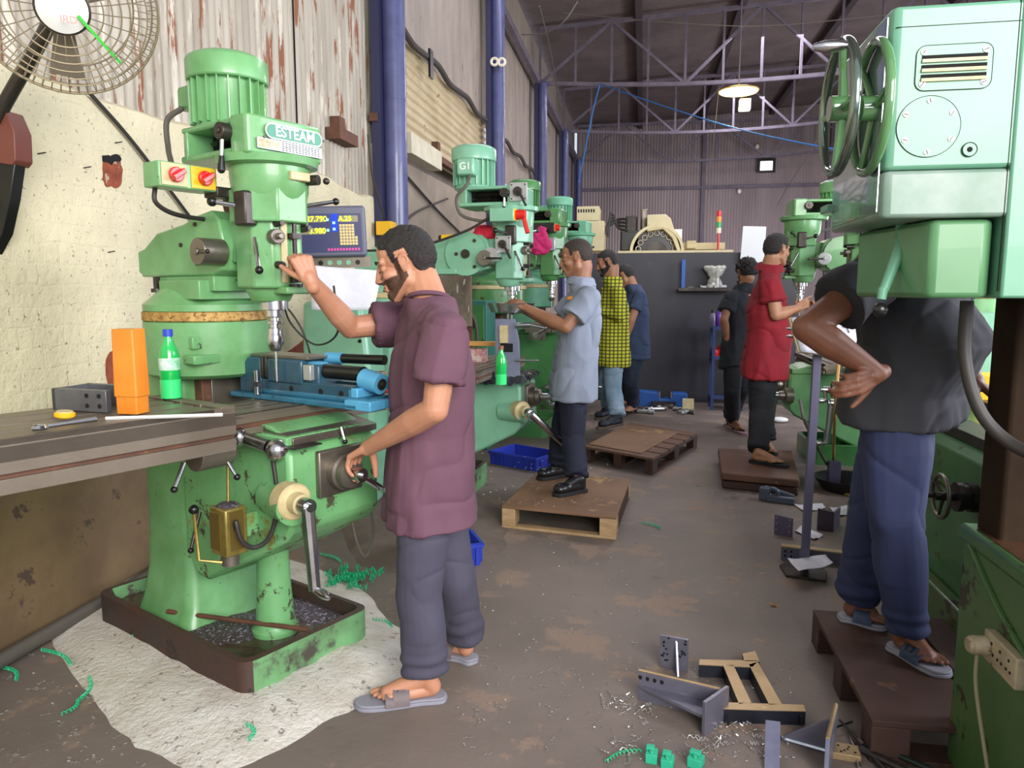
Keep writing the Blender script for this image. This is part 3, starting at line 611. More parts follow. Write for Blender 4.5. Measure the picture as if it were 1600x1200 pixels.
obj('oil_hose',MB().tube(curve([(.6,.13,.57),(.62,.14,.47),(.63,.17,.42),(.64,.2,.5),(.64,.19,.6)],8),.005),CONDUIT,m1)
lever(m1,LP(312,800,v=-.2),LP(298,860,v=-.26),.006,.011,'clamp_lever',STEELD)
obj('splash_tray',MB().prism([(0,0),(.12,0),(.12,.004),(0,.004)],(.6,-.2,.9),X_,(0,0,1),Y_,0,.11),STEELD,m1)
lever(m1,LP(533,668,u=.68),LP(539,690,u=.70),.006,.009,'table_lock')
obj('drain_rod',MB().cyl((-.08,-.22,.158),(.49,-.0,.158),.009),RUST,m1)
# ---- long second table at far left
st=thing('long_milling_table','long worn steel milling table coming in from the left edge, carrying an orange case','machine table',fromM((0,0,0)),YAW1)
a,b,u0,u1,zt=-1.75,-.325,.17,.60,1.045
mb=MB().b2((u0,a,zt-.06),(u1,b,zt-.018)); w=(u1-u0-.06)/4; y=u0
for k in range(4): mb.b2((y,a,zt-.018),(y+w,b-.07,zt)); y+=w+.02
for k in range(4): mb.b2((u0+k*(w+.02),b-.05,zt-.018),(u0+k*(w+.02)+w,b,zt+.002))
mb.b2((u1-.02,a,zt-.088),(u1,b,zt)).b2((u1-.035,a,zt-.14),(u1-.003,b,zt-.10)).b2((u0+.05,a,zt-.135),(u1-.035,b,zt-.06))
obj('table_top',mb,TBL,st,.002)
obj('stop_groove',MB().b2((u1-.03,a,zt-.101),(u1-.012,b-.004,zt-.087)),RUST,st)
obj('end_bearing',MB().cyl((.50,b-.09,zt-.15),(.50,b+.03,zt-.15),.055,n=28),STEEL,st,.004)
e=obj('crank_boss',MB().cyl((.50,b+.03,zt-.13),(.50,b+.075,zt-.13),.024).ell((.50,b+.07,zt-.12),(.034,.03,.034)).cyl((.50,b+.075,zt-.12),(.60,b+.11,zt-.145),.02,.022),STEELB,st)
obj('crank_ball',MB().ell((.635,b+.12,zt-.155),(.037,)*3,None,24,16),STEELB,e)
lever(st,(.50,b-.12,zt-.17),(.505,b-.16,zt-.245),.007,.011,'clamp_lever',STEELB)
lever(st,(.53,b+.0,zt-.17),(.56,b+.02,zt-.235),.006,.011,'clamp_lever',STEELB)
obj('pedestal',MB().b2((u0+.02,-1.75,0),(u1-.02,-1.25,.9)),GRD,st,.01)
# orange plastic box
OR=mat('orange_plastic','e08a2c',.42,c2='d67a20',vs=9,c3='7a4a20',ws=16,wt=.68)
q=G(214,646,zt+.003); q=fromM(V((toM(q).x-.02,toM(q).y,zt+.003)))
t=thing('orange_tool_case','tall orange plastic drill case standing on the long steel table','case',q,YAW1+R(24))
obj('sleeve',MB().rings([rrect(0,0,.038,.030,.006,.05),rrect(0,0,.035,.028,.006,.245)]),OR,t,.002); obj('end_cap',MB().rings([rrect(0,0,.034,.027,.005,.0),rrect(0,0,.0345,.0275,.005,.055)]),OR,t,.001)
q=G(268,622,zt+.003)
BG=mat('green_bottle','18b04e',.15,c2='20c05a',vs=5,coat=.5); BLq=mat('green_drink','3fe07e',.2)
def bottle(loc,label,capm,h=.23,lab=True):
    t=thing('drink_bottle',label,'bottle',loc); k=h/.23
    obj('bottle_body',MB().lathe((0,0,0),Z_,[(0,.026*k),(.004,.032*k),(.07*k,.031*k),(.075*k,.0325*k),(.14*k,.0325*k),(.165*k,.026*k),(.195*k,.013*k),(.21*k,.0125*k)],28),BG,t)
    obj('lower_drink',MB().lathe((0,0,.002),Z_,[(0,.0325*k),(.062*k,.0325*k)],28,(0,0)),BLq,t)
    if lab: obj('paper_label',MB().lathe((0,0,0),Z_,[(.095*k,.0335*k),(.135*k,.0335*k)],28,(0,0)),mat('bottle_label','e6f2ea',.5,c2='4fbf7f',vs=22),t)
    obj('screw_cap',MB().cyl((0,0,.205*k),(0,0,.228*k),.0155*k,n=20),capm,t)
    return t
bottle(q,'green drink bottle with a blue cap behind the orange case',mat('cap_blue','2746b8',.4))
q=G(150,638,zt+.003); t=thing('steel_block','grey drilled steel angle block beside the orange case','steel block',q,YAW1+R(20))
obj('block',MB().b2((-.10,-.06,.0),(.10,-.04,.065)).b2((-.10,-.06,0),(-.085,.08,.065)).b2((-.1,.06,0),(.1,.08,.065)),mat('machined_grey','77787d',.4,.6,c2='5f6066',vs=6),t,.002)
for dx_ in (.03,.075): 
    for dz in (.018,.048): obj('drilled_hole',MB().cyl((dx_,-.061,dz),(dx_,-.059,dz),.007),BLKM,t)
a_=G(165,654,zt+.004); b_=G(348,648,zt+.004)
tag(obj('steel_rule',MB().tube([a_,(a_+b_)/2,b_],.005,4),WHITE),'long thin white metal ruler lying along the table edge','ruler')
a_=G(60,668,zt+.012); b_=G(150,655,zt+.012); t=thing('open_wrench','steel wrench lying on the long table at its left','wrench',a_); d=b_-a_
obj('shank',MB().tube([V(),d*.5,d],[.006,.006,.008]),STEELB,t); obj('jaw',MB().torus((0,0,0),Z_,.016,.007,20,6,.75),STEELB,t)
q=G(101,652,zt+.01); t=thing('tape_measure','small round yellow-rimmed tape measure lying on the table','tape measure',q)
obj('case_disc',MB().lathe((0,0,0),(.1,0,1),[(0,.022),(.004,.026),(.012,.026),(.015,.022)],28),YEL,t); obj('face_disc',MB().lathe((0,0,.001),(.1,0,1),[(.014,.021),(.017,.020)],28),PLATE,t)
# ---- blue vise on mill 1
VB=mat('vise_blue','2f728f',.4,c2='285f7a',vs=6,c3='27434f',ws=14,wt=.58,wr=.6,coat=.2); VBD=mat('vise_blue_dark','2a5468',.4,c2='244454',vs=6,c3='253740',ws=12,wt=.58,coat=.2); VBL=mat('vise_light_blue','5aa8cf',.4,c2='4b97bf',vs=8,c3='33566a',ws=20,wt=.66)
vz=1.0; t=thing('machine_vise','big blue machine vise clamped on the mill table under the drill','vise',fromM((.16,.08,vz)),YAW1+R(4))
obj('vise_base',MB().b2((-.06,-.10,0),(.60,.10,.022)).b2((.03,-.075,.02),(.62,.075,.04)),VB,t,.006)
obj('vise_bed',MB().b2((0,-.07,.02),(.55,-.028,.075)).b2((0,.028,.02),(.55,.07,.075)).b2((0,-.04,.02),(.53,.04,.05)),VBD,t,.003)
fj=obj('fixed_jaw',MB().prism([(-.03,.02),(.09,.02),(.09,.155),(.02,.155),(-.03,.10)],(0,0,0),X_,Z_,Y_,-.075,.075),VBD,t,.005); obj('jaw_plate',MB().b2((.09,-.075,.08),(.104,.075,.158)),STEELD,fj,.002)
mj=obj('moving_jaw',MB().b2((.125,-.075,.065),(.31,.075,.155)).b2((.28,-.06,.03),(.38,.06,.14)),VBD,t,.008); obj('jaw_plate',MB().b2((.112,-.075,.08),(.125,.075,.158)),STEELD,mj,.002)
obj('top_cover',MB().b2((.02,-.06,.155),(.33,.06,.166)),STEEL,mj,.002)
obj('side_plate',MB().b2((.322,-.079,.085),(.36,-.058,.14)),SILV,mj,.003)
for q in ((.25,.048),(.40,.048),(.50,.048)): obj('bore',MB().cyl((q[0],-.0712,q[1]),(q[0],-.069,q[1]),.011,n=16),BLKM,t)
cy=obj('hydraulic_cylinder',MB().cyl((.36,-.02,.115),(.56,-.02,.115),.026,n=24),BLACK,t); obj('cylinder_collar',MB().cyl((.30,-.02,.115),(.37,-.02,.115),.034,n=24),VBL,cy); obj('end_collar',MB().cyl((.56,-.02,.10),(.64,-.02,.085),.036,n=24),VBL,cy); obj('socket',MB().cyl((.638,-.02,.0852),(.645,-.02,.084),.02,n=20).cyl((.645,-.02,.084),(.652,-.02,.083),.010,n=6),STEELD,cy)
hb_=obj('handle_tube',MB().cyl((.36,.06,.155),(.56,.09,.155),.018,n=24),BLACK,t); obj('blue_sleeve',MB().cyl((.31,.052,.155),(.38,.063,.155),.021,n=24),VBL,hb_); obj('tube_bore',MB().cyl((.5595,.09,.155),(.561,.0902,.155),.011,n=20),STEELD,hb_)
obj('end_bracket',MB().b2((.53,-.07,.02),(.575,.07,.07)).b2((.54,-.10,.0),(.66,-.02,.035)).b2((.60,.0,.0),(.70,.09,.03)),VBL,t,.005)
cl=obj('clamp_stud',MB().cyl((.10,-.10,.02),(.10,-.10,.11),.010).cyl((.10,-.10,.05),(.10,-.10,.07),.017,n=6),STEELB,t)
# DRO on arm
p0=PY(515,362,3.45); n_=(CAM+V((-.5,0,.1))-p0).normalized(); ex=Z_.cross(n_).normalized(); ez=n_.cross(ex)
Md=basis(p0,ex,ez)
t=thing('digital_readout','grey digital readout console with yellow digits behind the mill head','readout'); t.matrix_world=Md@Matrix.Rotation(R(1.5),4,'Z')
obj('console_body',MB().rings([rrect(0,0,.172,.118,.012,-.05),rrect(0,0,.175,.122,.014,0),rrect(0,0,.168,.114,.01,.012)]),mat('console_grey','5c5d70',.4),t,.004)
fc=obj('front_panel',MB().b2((-.155,-.10,.012),(.155,.085,.014)),mat('console_navy','3b3d63',.35),t)
obj('blue_stripe',MB().b2((.01,0,.014),(.045,.085,.0145)),mat('stripe_blue','1440d0',.3),fc)
YD=mat('yellow_digit','e6ff20',.4,emit=1.6); DS=mat('digit_window','8d8668',.4)
for y_ in (.045,-.012): obj('digit_window',MB().b2((-.14,y_,.014),(-.02,y_+.03,.0146)),DS,fc)
obj('digit_window',MB().b2((.05,.045,.014),(.14,.075,.0146)),DS,fc)
text('digits','-27.790',YD,fc,basis((-.062,.06,.015),X_,Y_),.036,.0002,.0003); text('digits','3.980',YD,fc,basis((-.055,.003,.015),X_,Y_),.036,.0002,.0003); text('digits','A.25',YD,fc,basis((.078,.06,.015),X_,Y_),.034,.0002,.0006)
kb=MB(); [kb.b2((.05+.0145*i,-.065+.0145*j,.014),(.062+.0145*i,-.053+.0145*j,.018)) for i in range(6) for j in range(7) if not(i==5 and j>2)]
obj('keypad',kb,mat('key_cream','d9c188',.5),fc)
pk=MB(); [pk.b2((-.012+.0145*i,-.092,.014),(-.002+.0145*i,-.080,.0165)) for i in range(11)]
obj('function_keys',pk,mat('key_magenta','d04a9a',.5),fc)
ck=MB(); [ck.b2((a_,b_,.014),(a_+.013,b_+.013,.0175)) for a_,b_ in((-.012,.05),(-.012,.0),(.018,.035),(.018,.005))]; obj('axis_keys',ck,mat('key_cyan','a5e0f0',.5),fc)
obj('tray_plate',MB().b2((-.15,-.175,-.03),(.19,-.122,-.02)),STEEL,t)
for k in range(6): obj('knock_out',MB().cyl((-.10+.045*k,-.15,-.0202),(-.10+.045*k,-.15,-.0185),.012,n=18),[STEELB,BLACK,GRP,GRP,GRP,BLACK][k],t)
obj('support_arm',MB().b2((-.03,-.20,-.12),(.03,.06,-.05)).tube([(0,-.1,-.1),(-.2,-.18,-.2),(-.5,-.3,-.35)],.02),STEELD,t)
PAPER=mat('paper_white','e4e3ec',.8,c2='d2d0dc',vs=7)
def sheet(name,label,pts,m=PAPER,bow=.01,n=10,cat='paper',d=V((0,0,0))):
    """a curved sheet through four corners, real thickness"""
    A,B,C,D=[V(p) for p in pts]; nn=(B-A).cross(D-A).normalized(); mb=MB()
    f=lambda u,v:(A*(1-u)+B*u)*(1-v)+(D*(1-u)+C*u)*v+nn*bow*(math.sin(math.pi*u)+.5*math.sin(7*u+3*v))
    mb.grid(f,n,n); o=obj(name,mb,m); s=o.modifiers.new('s','SOLIDIFY'); s.thickness=.0012; tag(o,label,cat); return o
sheet('drawing_paper','big white drawing sheet hanging beneath the digital readout',[PY(484,414,3.42),PY(597,423,3.5),PY(584,484,3.46),PY(487,484,3.38)],bow=.008)
# ================= PEOPLE =================
def lerp(a,b,t): return a*(1-t)+b*t
def itp(x,T):
    if x<=T[0][0]: return T[0][1]
    for (a,b),(c,d) in zip(T[:-1],T[1:]):
        if x<=c: return b+(d-b)*(x-a)/(c-a)
    return T[-1][1]
def hand(mb,w,f,n,side,curl=.5,k=1.,thumb=.5,spread=.0):
    f=V(f).normalized(); n=V(n); n=(n-f*n.dot(f)).normalized(); t=f.cross(n)*(1 if side=='R' else -1); w=V(w)
    off=(.030,.010,-.010,-.028); kl=(.088,.090,.086,.078)
    LN=((.044,.026,.020),(.049,.029,.021),(.045,.027,.020),(.035,.021,.018)); cs=curl if isinstance(curl,(list,tuple)) else (curl,)*4
    mb.cap(w-f*.02,w+f*.015,.026*k,.026*k)
    for i in range(4):
        p=w+(f*kl[i]+t*off[i])*k; mb.cap(w+(f*.012+t*off[i]*.6)*k,p,.014*k,.0115*k,10)
        d=(f+t*spread*off[i]*20).normalized(); a=0; r=.0098
        for j in range(3):
            a=cs[i]*(.9,1.,.75)[j]; d=(d*math.cos(a)+((n-d*n.dot(d)).normalized() if j==0 else nn)*math.sin(a)).normalized()
            ax=d.cross(t).normalized(); nn=ax if ax.dot(n if j==0 else nn)>0 else -ax
            q=p+d*LN[i][j]*k; mb.cap(p,q,r*k,(r-.0009)*k,10); r-=.0009; p=q
    b=w+(f*.022+t*.022+n*.008)*k; d=(f*.62+t*(.75-.3*thumb)+n*(.25+.5*thumb)).normalized(); r=.0145
    for L_ in (.042,.033,.026):
        q=b+d*L_*k; mb.cap(b,q,r*k,(r-.002)*k,10); r-=.002; b=q; d=(d+f*.25+n*.22*thumb).normalized()
def head_prims(mb,C,M,nose=1.,jaw=1.,hs=1.):
    P=lambda *q: C+M@(V(q)*hs)
    E=lambda c,r,m=None: mb.ell(P(*c),[q*hs for q in r],M if m is None else M@m,20,14)
    E((-.012,0,.028),(.094,.075,.088)); E((-.03,0,.01),(.075,.072,.075)); E((.03,0,.045),(.055,.062,.058))
    E((.035,0,-.03),(.055,.058,.07)); mb.cap(P(.068,.008,-.093),P(.068,-.008,-.093),.026*hs*jaw,.026*hs*jaw)
    for s in(-1,1):
        mb.cap(P(.0,s*.05,-.062),P(.058,s*.018,-.09),.024*hs,.022*hs); mb.cap(P(-.005,s*.056,-.02),P(.0,s*.052,-.062),.02*hs,.022*hs)
        mb.cap(P(.082,s*.012,.022),P(.066,s*.046,.022),.0115*hs,.012*hs)
        E((.056,s*.043,-.026),(.026,.022,.022)); E((.0705,s*.031,.001),(.0135,.017,.012))
        m=Matrix.Rotation(R(-12),3,'Y'); E((-.010,s*.078,-.004),(.018,.008,.031),m); mb.torus(P(-.012,s*.083,.0),M@V((.15,s,0)),.017*hs,.005*hs,16,6)
        E((.103,s*.013,-.034),(.012,.009,.009))
    mb.cap(P(.088,0,.018),P(.108*nose,0,-.022),.010*hs,.0125*hs); E((.112*nose,0,-.029),(.013,.0125,.010))
    E((.091,0,-.058),(.014,.024,.0065)); E((.088,0,-.069),(.014,.021,.0065)); E((.086,0,-.045),(.014,.022,.014)); E((.080,0,-.090),(.018,.02,.018))
def shell(name,body,C,M,val,th,mt,parent,rough=.0,hs=1.):
    me=body.data; Mi=M.transposed(); w=[]
    for v_ in me.vertices:
        q=(Mi@(v_.co-C))/hs; w.append(val(q) if q.length<.19 else -1)
    keep=[p for p in me.polygons if all(w[i]>0 for i in p.vertices)]
    idx={}; vs=[]; fs=[]
    for p in keep:
        f=[]
        for i in p.vertices:
            if i not in idx:
                idx[i]=len(vs); v_=me.vertices[i]; k=min(1,w[i]/.028); h=th*k**.6*(1+rough*noise.noise(v_.co*120)); vs.append(v_.co+v_.normal*(h if k>0 else 0)-v_.normal*.0006*(k<.12))
            f.append(idx[i])
        fs.append(tuple(f))
    m=bpy.data.meshes.new(name); m.from_pydata(vs,[],fs); m.materials.append(mt)
    for p in m.polygons: p.use_smooth=True
    o=bpy.data.objects.new(name,m); COL.objects.link(o); o.parent=parent; return o
def hairval(q):
    x,y,z=q
    h=itp(x,[(-.10,-.055),(-.045,-.048),(-.034,-.03),(-.026,.034),(.008,.034),(.012,.0),(.03,.002),(.034,.05),(.06,.062),(.078,.082),(.10,.12)])
    return z-h+.003*math.sin(y*160)
def beardval(low):
    def f(q):
        x,y,z=q; a=-1
        a=max(a,min(.012+(-.048-z)*.8,x+.012,.03)) if z>-.14 else -1
        if abs(y)>.045: a=max(a,min(x-.0,.03-x,.02-z,.02))
        a2=min(.0-.037-z,x-.078,.034-abs(y)); a=max(a,a2)
        lip=min(.021-abs(y),x-.085,z+.077,-.050-z)
        if lip>0: a=-1
        a=min(a,z+.062+x*.62) if abs(y)>.0 else a
        if low: a=min(a, -.045-z) if abs(y)<.045 else a
        return a
    return f
def band(mb,c,f,s,u,w,hw,hh,th=.004,n=14):
    """strap arching over the foot"""
    L=[]
    for i in range(n+1):
        a=math.pi*i/n; d=s*math.cos(a)*hw+u*(math.sin(a)**.8)*hh; e=(s*math.cos(a)/hw+u*math.sin(a)/hh).normalized()
        L.append([c+d-f*w/2,c+d+f*w/2,c+d+e*th+f*w/2,c+d+e*th-f*w/2])
    mb.rings(L)
def fold(amp,sc,st,sd=0,hem=None):
    def f(co,n):
        q=V((co.x*st[0],co.y*st[1],co.z*st[2]))*sc+V((sd,sd*2,0)); k=1-2*abs(noise.noise(q)); k2=noise.noise(q*.45)
        q3=V((co.x*3+co.z*3.4,co.y*3,co.z*5-co.x*2))+V((sd*3,0,1)); k3=max(0,1-abs(noise.noise(q3))*6)**2
        d=amp*(k*.7+k2*1.0)+amp*.4*noise.noise(q*2.3)-amp*.5*k3+.005
        if hem: d+=sum(a*math.exp(-((co.z-z0)/w)**2)*math.sin((co.z-z0)*fr+4*noise.noise(co*5)) for z0,w,a,fr in hem)
        return n*d
    return f
def person(label,J,skin,shirt,pants,look,shoes='shoe',vox=.004,collar=None,sleeve=.5,long=False,hair=None,hairth=.006,beard=None,shirt_hem=None,belly=.0,hs=1.,flare=1.,head=True,fat=1.,seed=0,pw=1.,hemz=.05,curly=0,shirtname='shirt',group='workers in the hall'):
    r0=(J['hipL']+J['hipR'])/2; root=V((r0.x,r0.y,min(J['heelL'].z,J['heelR'].z)))
    J={k:(v-root if isinstance(v,V) and k not in('hf','hu','fw','hemo') else v) for k,v in J.items()}
    t=thing('person',label,'person',root,0,group)
    sd=(J['shL']-J['shR']).normalized(); hf=V(J['hf']).normalized(); hu=V(J.get('hu',(0,0,1))); hy=hu.cross(hf).normalized(); hu=hf.cross(hy)
    M=Matrix((hf,hy,hu)).transposed(); C=J['head']; mb=MB()
    if head: head_prims(mb,C,M,hs=hs)
    nb=C+M@V((-.035,0,-.065)); mb.cap(nb,J['neck'],.055*fat,.060*fat); mb.cap(C+M@V((.0,0,-.075)),J['neck']+M@V((.012,0,0)),.044*fat,.050*fat); mb.cap(C+M@V((-.04,0,-.02)),nb,.05,.053)
    for s in 'LR': mb.cap(J['neck']-V((0,0,.045)),J['sh'+s]-V((0,0,.01)),.036,.042)
    pel=(J['hipL']+J['hipR'])/2; mb.cap(J['neck']-V((0,0,.12)),pel,.075,.08)
    for s in 'LR':
        sh,el,wr=J['sh'+s],J['el'+s],J['wr'+s]
        mb.cap(sh,el,.05*fat,.040*fat); mb.cap(el,lerp(el,wr,.3),.041*fat,.043*fat); mb.cap(lerp(el,wr,.3),wr,.043*fat,.027)
        h=J['hand'+s]; hand(mb,wr,h[0],h[1],s,*h[2:])
        mb.cap(J['hip'+s],J['kn'+s],.07,.05); mb.cap(J['kn'+s],J['an'+s],.05,.034)
        f=(J['toe'+s]-J['heel'+s]); L=f.length; f=V((f.x,f.y,0)).normalized(); sv=V((-f.y,f.x,0))*(-1 if s=='L' else 1)  # sv: outer side negative => inner
        g=J['heel'+s]; z=V((0,0,1)); inn=-sd if s=='L' else sd; sv=(sv if sv.dot(inn)>0 else -sv)
        b=.022 if shoes!='shoe' else .02
        if shoes!='shoe':
            mb.cap(g+f*.04+z*(b+.03),J['an'+s],.031,.034); mb.cap(J['an'+s],g+f*.17*L/.25+z*(b+.025),.034,.024)
            mb.cap(g+f*.04+z*(b+.022),g+f*.16*L/.25+sv*-.022+z*(b+.017),.026,.018); mb.cap(g+f*.05+z*(b+.025),g+f*.18*L/.25+sv*.02+z*(b+.018),.025,.019)
            for i,(o_,l_,r_) in enumerate(((.030,.045,.0135),(.010,.046,.0095),(-.006,.040,.009),(-.020,.032,.0085),(-.032,.024,.008))):
                p=g+f*(.165-.006*i)*L/.25+sv*o_+z*(b+.016); q=p+f*l_*.7+z*.002; mb.cap(p,q,r_,r_*.95,10); mb.cap(q,q+f*l_*.5-z*.005,r_*.95,r_*.8,10)
        else: mb.cap(g+f*.05+z*.05,J['an'+s],.03,.034)
    body=organic('body',mb,skin,t,vox,5)
    if head:
        for s in(-1,1):
            obj('eyebrow',MB().tube([C+M@(V((.096,s*.012,.026))*hs),C+M@(V((.091,s*.03,.032))*hs),C+M@(V((.074,s*.050,.025))*hs)],[.003,.004,.002],6),look['hair'],t)
            obj('eyelash',MB().tube([C+M@(V((.089,s*.020,-.004))*hs),C+M@(V((.090,s*.031,-.006))*hs),C+M@(V((.082,s*.044,-.004))*hs)],[.0012,.002,.0012],6),look['hair'],t)
        obj('lips',MB().tube([C+M@(V((.096,-.022,-.064))*hs),C+M@(V((.105,0,-.063))*hs),C+M@(V((.096,.022,-.064))*hs)],[.002,.0045,.002],8),mat('lips','7a4438',.5),t)
        shell('hair',body,C,M,hair or hairval,hairth,look['hair'],t,.5 if not curly else 1.5,hs)
        if beard: shell('beard',body,C,M,beardval(False),beard,look['hair'] if beard>.004 else look['stubble'],t,.4,hs)
    # shirt
    sm=MB(); nk=J['neck']; ch=lerp((J['shL']+J['shR'])/2,pel,.33); fw=V(J['fw']).normalized(); fw=(fw-sd*fw.dot(sd)).normalized()
    hem=shirt_hem if shirt_hem is not None else pel.z-.10; w=(J['shL']-J['shR']).length/2
    mid=(J['shL']+J['shR'])/2; L=[]; up=(mid-pel)
    bel=lerp(pel,mid,.38)+fw*belly
    pts=[(V((pel.x,pel.y,hem))+J.get('hemo',V((0,0,0))),.203*fat*pw,.150*fat),(pel+V((0,0,.0)),.195*fat*pw,.145*fat),(bel,.172*fat*pw,.130*fat+belly*.5),(ch,.185*fat,.125*fat+belly*.2),(lerp(ch,mid,.6),.185,.110),(mid+V((0,0,.025)),w*.75,.075),(nk+V((0,0,.008)),.078,.076)]
    N=36
    for c,a,b in pts:
        ring=[]
        for j in range(N):
            x=math.cos(2*math.pi*j/N); y=math.sin(2*math.pi*j/N); k=(abs(x)**2.6+abs(y)**2.6)**(-1/2.6); ring.append(c+sd*x*k*a+fw*y*k*b)
        L.append(ring)
    sm.rings(L)
    for s in 'LR':
        sh,el=J['sh'+s],J['el'+s]; sm.cap(sh,lerp(mid,sh,.4)+V((0,0,.01)),.062*fat,.06)
        e=lerp(sh,el,sleeve); r=.070*fat*flare
        if not long:
            sm.cyl(sh,e,.062*fat,r,24)
        else:
            wr=J['wr'+s]; sm.cap(sh,el,.062*fat,.052); sm.cyl(el,lerp(el,wr,.93),.053,.040,20)
    so=organic(shirtname,sm,shirt,t,max(vox*1.3,.005),3,warp=fold(.014,6.5,(1.3,1.3,.55),seed))
    if collar:
        if collar=='crew': obj('collar',MB().torus(nk+V((0,0,.012))+fw*.004,(nb-nk)+fw*-.03+V((0,0,.1)),.066*fat,.008,32,8),shirt,so)
        else:
            ax=((nb-nk).normalized()+V((0,0,1))).normalized(); cm=MB().lathe(nk-ax*.005,ax,[(0,.073*fat),(.022,.068*fat),(.032,.071*fat),(.030,.078*fat),(.0,.094*fat),(-.016,.102*fat)],28,(0,0)); obj('collar',cm,shirt,so)
    # trousers
    tm=MB(); L=[]
    for c,a,b in ((pel+V((0,0,.08)),.14*fat,.10*fat),(pel+V((0,0,.0)),.155*fat*pw,.108*fat),(pel-V((0,0,.09)),.160*fat*pw,.115*fat)):
        L.append([c+sd*math.cos(2*math.pi*j/32)*a+fw*math.sin(2*math.pi*j/32)*b for j in range(32)])
    tm.rings(L); hems=[]
    for s in 'LR':
        hp,kn,an=J['hip'+s],J['kn'+s],J['an'+s]; tw=J.get('lw',1.)
        tm.cap(lerp(hp,kn,.12),lerp(hp,kn,.5),.086*fat*min(tw,1.05),.085*fat*min(tw,1.05),20); tm.cap(lerp(hp,kn,.5),kn,.085*fat*min(tw,1.05),.072*tw,20)
        e=lerp(kn,an,1)+V((0,0,-.03+hemz)); tm.cap(kn,lerp(kn,e,.5),.072*tw,.070*tw,20)
        f=(J['toe'+s]-J['heel'+s]).normalized(); tm.cone(lerp(kn,e,.5),e,.070*tw,.066*tw,.074*J.get('hw',1.),.060*J.get('hw',1.),f,24)
        hems.append((e.z+.03,.045,.0025,95))
    organic('trousers',tm,pants,t,max(vox*1.3,.005),3,warp=fold(.010,6,(1,1,.4),seed+5,hems[:2]))
    # footwear
    for s in 'LR':
        f=(J['toe'+s]-J['heel'+s]); L=f.length*1.12; f=V((f.x,f.y,0)).normalized(); sv=V((-f.y,f.x,0)); inn=-sd if s=='L' else sd; sv=(sv if sv.dot(inn)>0 else -sv); g=J['heel'+s]-f*.012; z=V((0,0,1))
        if shoes=='shoe':
            sm=MB(); sm.cap(g+f*.045+z*.045,g+f*.05+z*.085,.042,.046); sm.cap(g+f*.05+z*.05,g+f*.6*L+z*.045,.042,.036); sm.ell(g+f*.76*L+z*.045,(.055,.048,.036),Matrix((f,sv,z)).transposed()); sm.cap(g+f*.06+z*.09,g+f*.5*L+z*.065,.040,.034)
            sh=organic('shoe',sm,look['shoe'],t,.005,3)
            out=[(.0,.03),(.02,.042),(.3*L,.036),(.55*L,.046),(.75*L,.052),(.92*L,.04),(L,.012),(L,-.012),(.92*L,-.036),(.75*L,-.046),(.55*L,-.042),(.3*L,-.032),(.02,-.04),(0,-.03)]
            obj('sole',MB().prism(out,g,f,sv,z,.0,.024),look['sole'],sh,.004)
            lc=MB()
            for k in range(4): lc.tube([g+f*(.40+.06*k)*L+sv*.025+z*(.103-.012*k),g+f*(.42+.06*k)*L+z*(.112-.012*k),g+f*(.44+.06*k)*L-sv*.025+z*(.103-.012*k)],.003,6)
            obj('laces',lc,look.get('lace',look['sole']),sh)
        else:
            out=curve([V((a,b,0)) for a,b in [(.0,.0),(.02,.036),(.3*L,.033),(.55*L,.042),(.78*L,.050),(.95*L,.036),(L,.005),(.93*L,-.03),(.78*L,-.042),(.55*L,-.040),(.3*L,-.033),(.02,-.034),(.0,.0)]],4)[:-1]
            so_=obj('sandal',MB().prism([(p.x,p.y) for p in out],g,f,sv,z,0,.013).prism([(p.x*.985+.002,p.y*.95) for p in out],g,f,sv,z,.013,.022),look['sole'],t,.003)
            if shoes=='sandal':
                bm_=MB(); band(bm_,g+f*.50*L+z*.016,f,sv,z,.055,.047,.050); obj('strap',bm_,look['strap'],so_)
                bm_=MB(); L2=[]
                bm_.tube([g+f*.56*L+z*.064+sv*-.01,g+f*.68*L+z*.048+sv*.006,g+f*.80*L+z*.026+sv*.014],[.010,.009,.006],8); band(bm_,g+f*.62*L+z*.016,f,sv,z,.03,.049,.036); obj('toe_strap',bm_,look['strap'],so_)
                bk=obj('buckle',MB().b2((-.014,-.012,0),(.014,-.008,.004)).b2((-.014,.008,0),(.014,.012,.004)).b2((-.014,-.012,0),(-.010,.012,.004)).b2((.010,-.012,0),(.014,.012,.004)),look['buckle'],so_); bk.matrix_local=basis(g+f*.5*L+z*.056-sv*.036,f,(sv*.6+z).normalized())
            else:
                bm_=MB(); c=g+f*.80*L+z*.026+sv*.014
                for q in (1,-1): bm_.tube([c,g+f*.62*L+z*.052+sv*.022*q+sv*.004,g+f*.42*L+z*.02+sv*.042*q],[.006,.007,.006],8)
                obj('strap',bm_,look['strap'],so_)
    return t,body,C+root,M
SK1=mat('skin_warm','c08a6e',.5,c2='b37b60',vs=9,bump=.05,bs=80); SK2=mat('skin_tan','b08062',.5,c2='a27257',vs=9); SK3=mat('skin_brown','a07055',.5,c2='92634a',vs=9); SKD=mat('skin_dark','7a4d38',.5,c2='6b4130',vs=9)
HAIR=mat('hair_black','1a1615',.55,c2='2a2422',vs=60,bump=.6,bs=300); STUB=mat('stubble','4b3226',.8,c2='5a3d2f',vs=60)
T1=mat('tee_maroon','6a4858',.85,c2='603f4e',vs=3,bump=.05,bs=200); P1=mat('trousers_slate','4a4758',.85,c2='423f4f',vs=4,bump=.08,bs=200)
SOLE=mat('sole_grey','8b8a96',.8); STRAP=mat('strap_taupe','6f6264',.6); BKL=mat('buckle_dark','26242a',.35,.5); BSH=mat('shoe_black','17171b',.35,coat=.2); BSOLE=mat('sole_black','1b1a1d',.7)
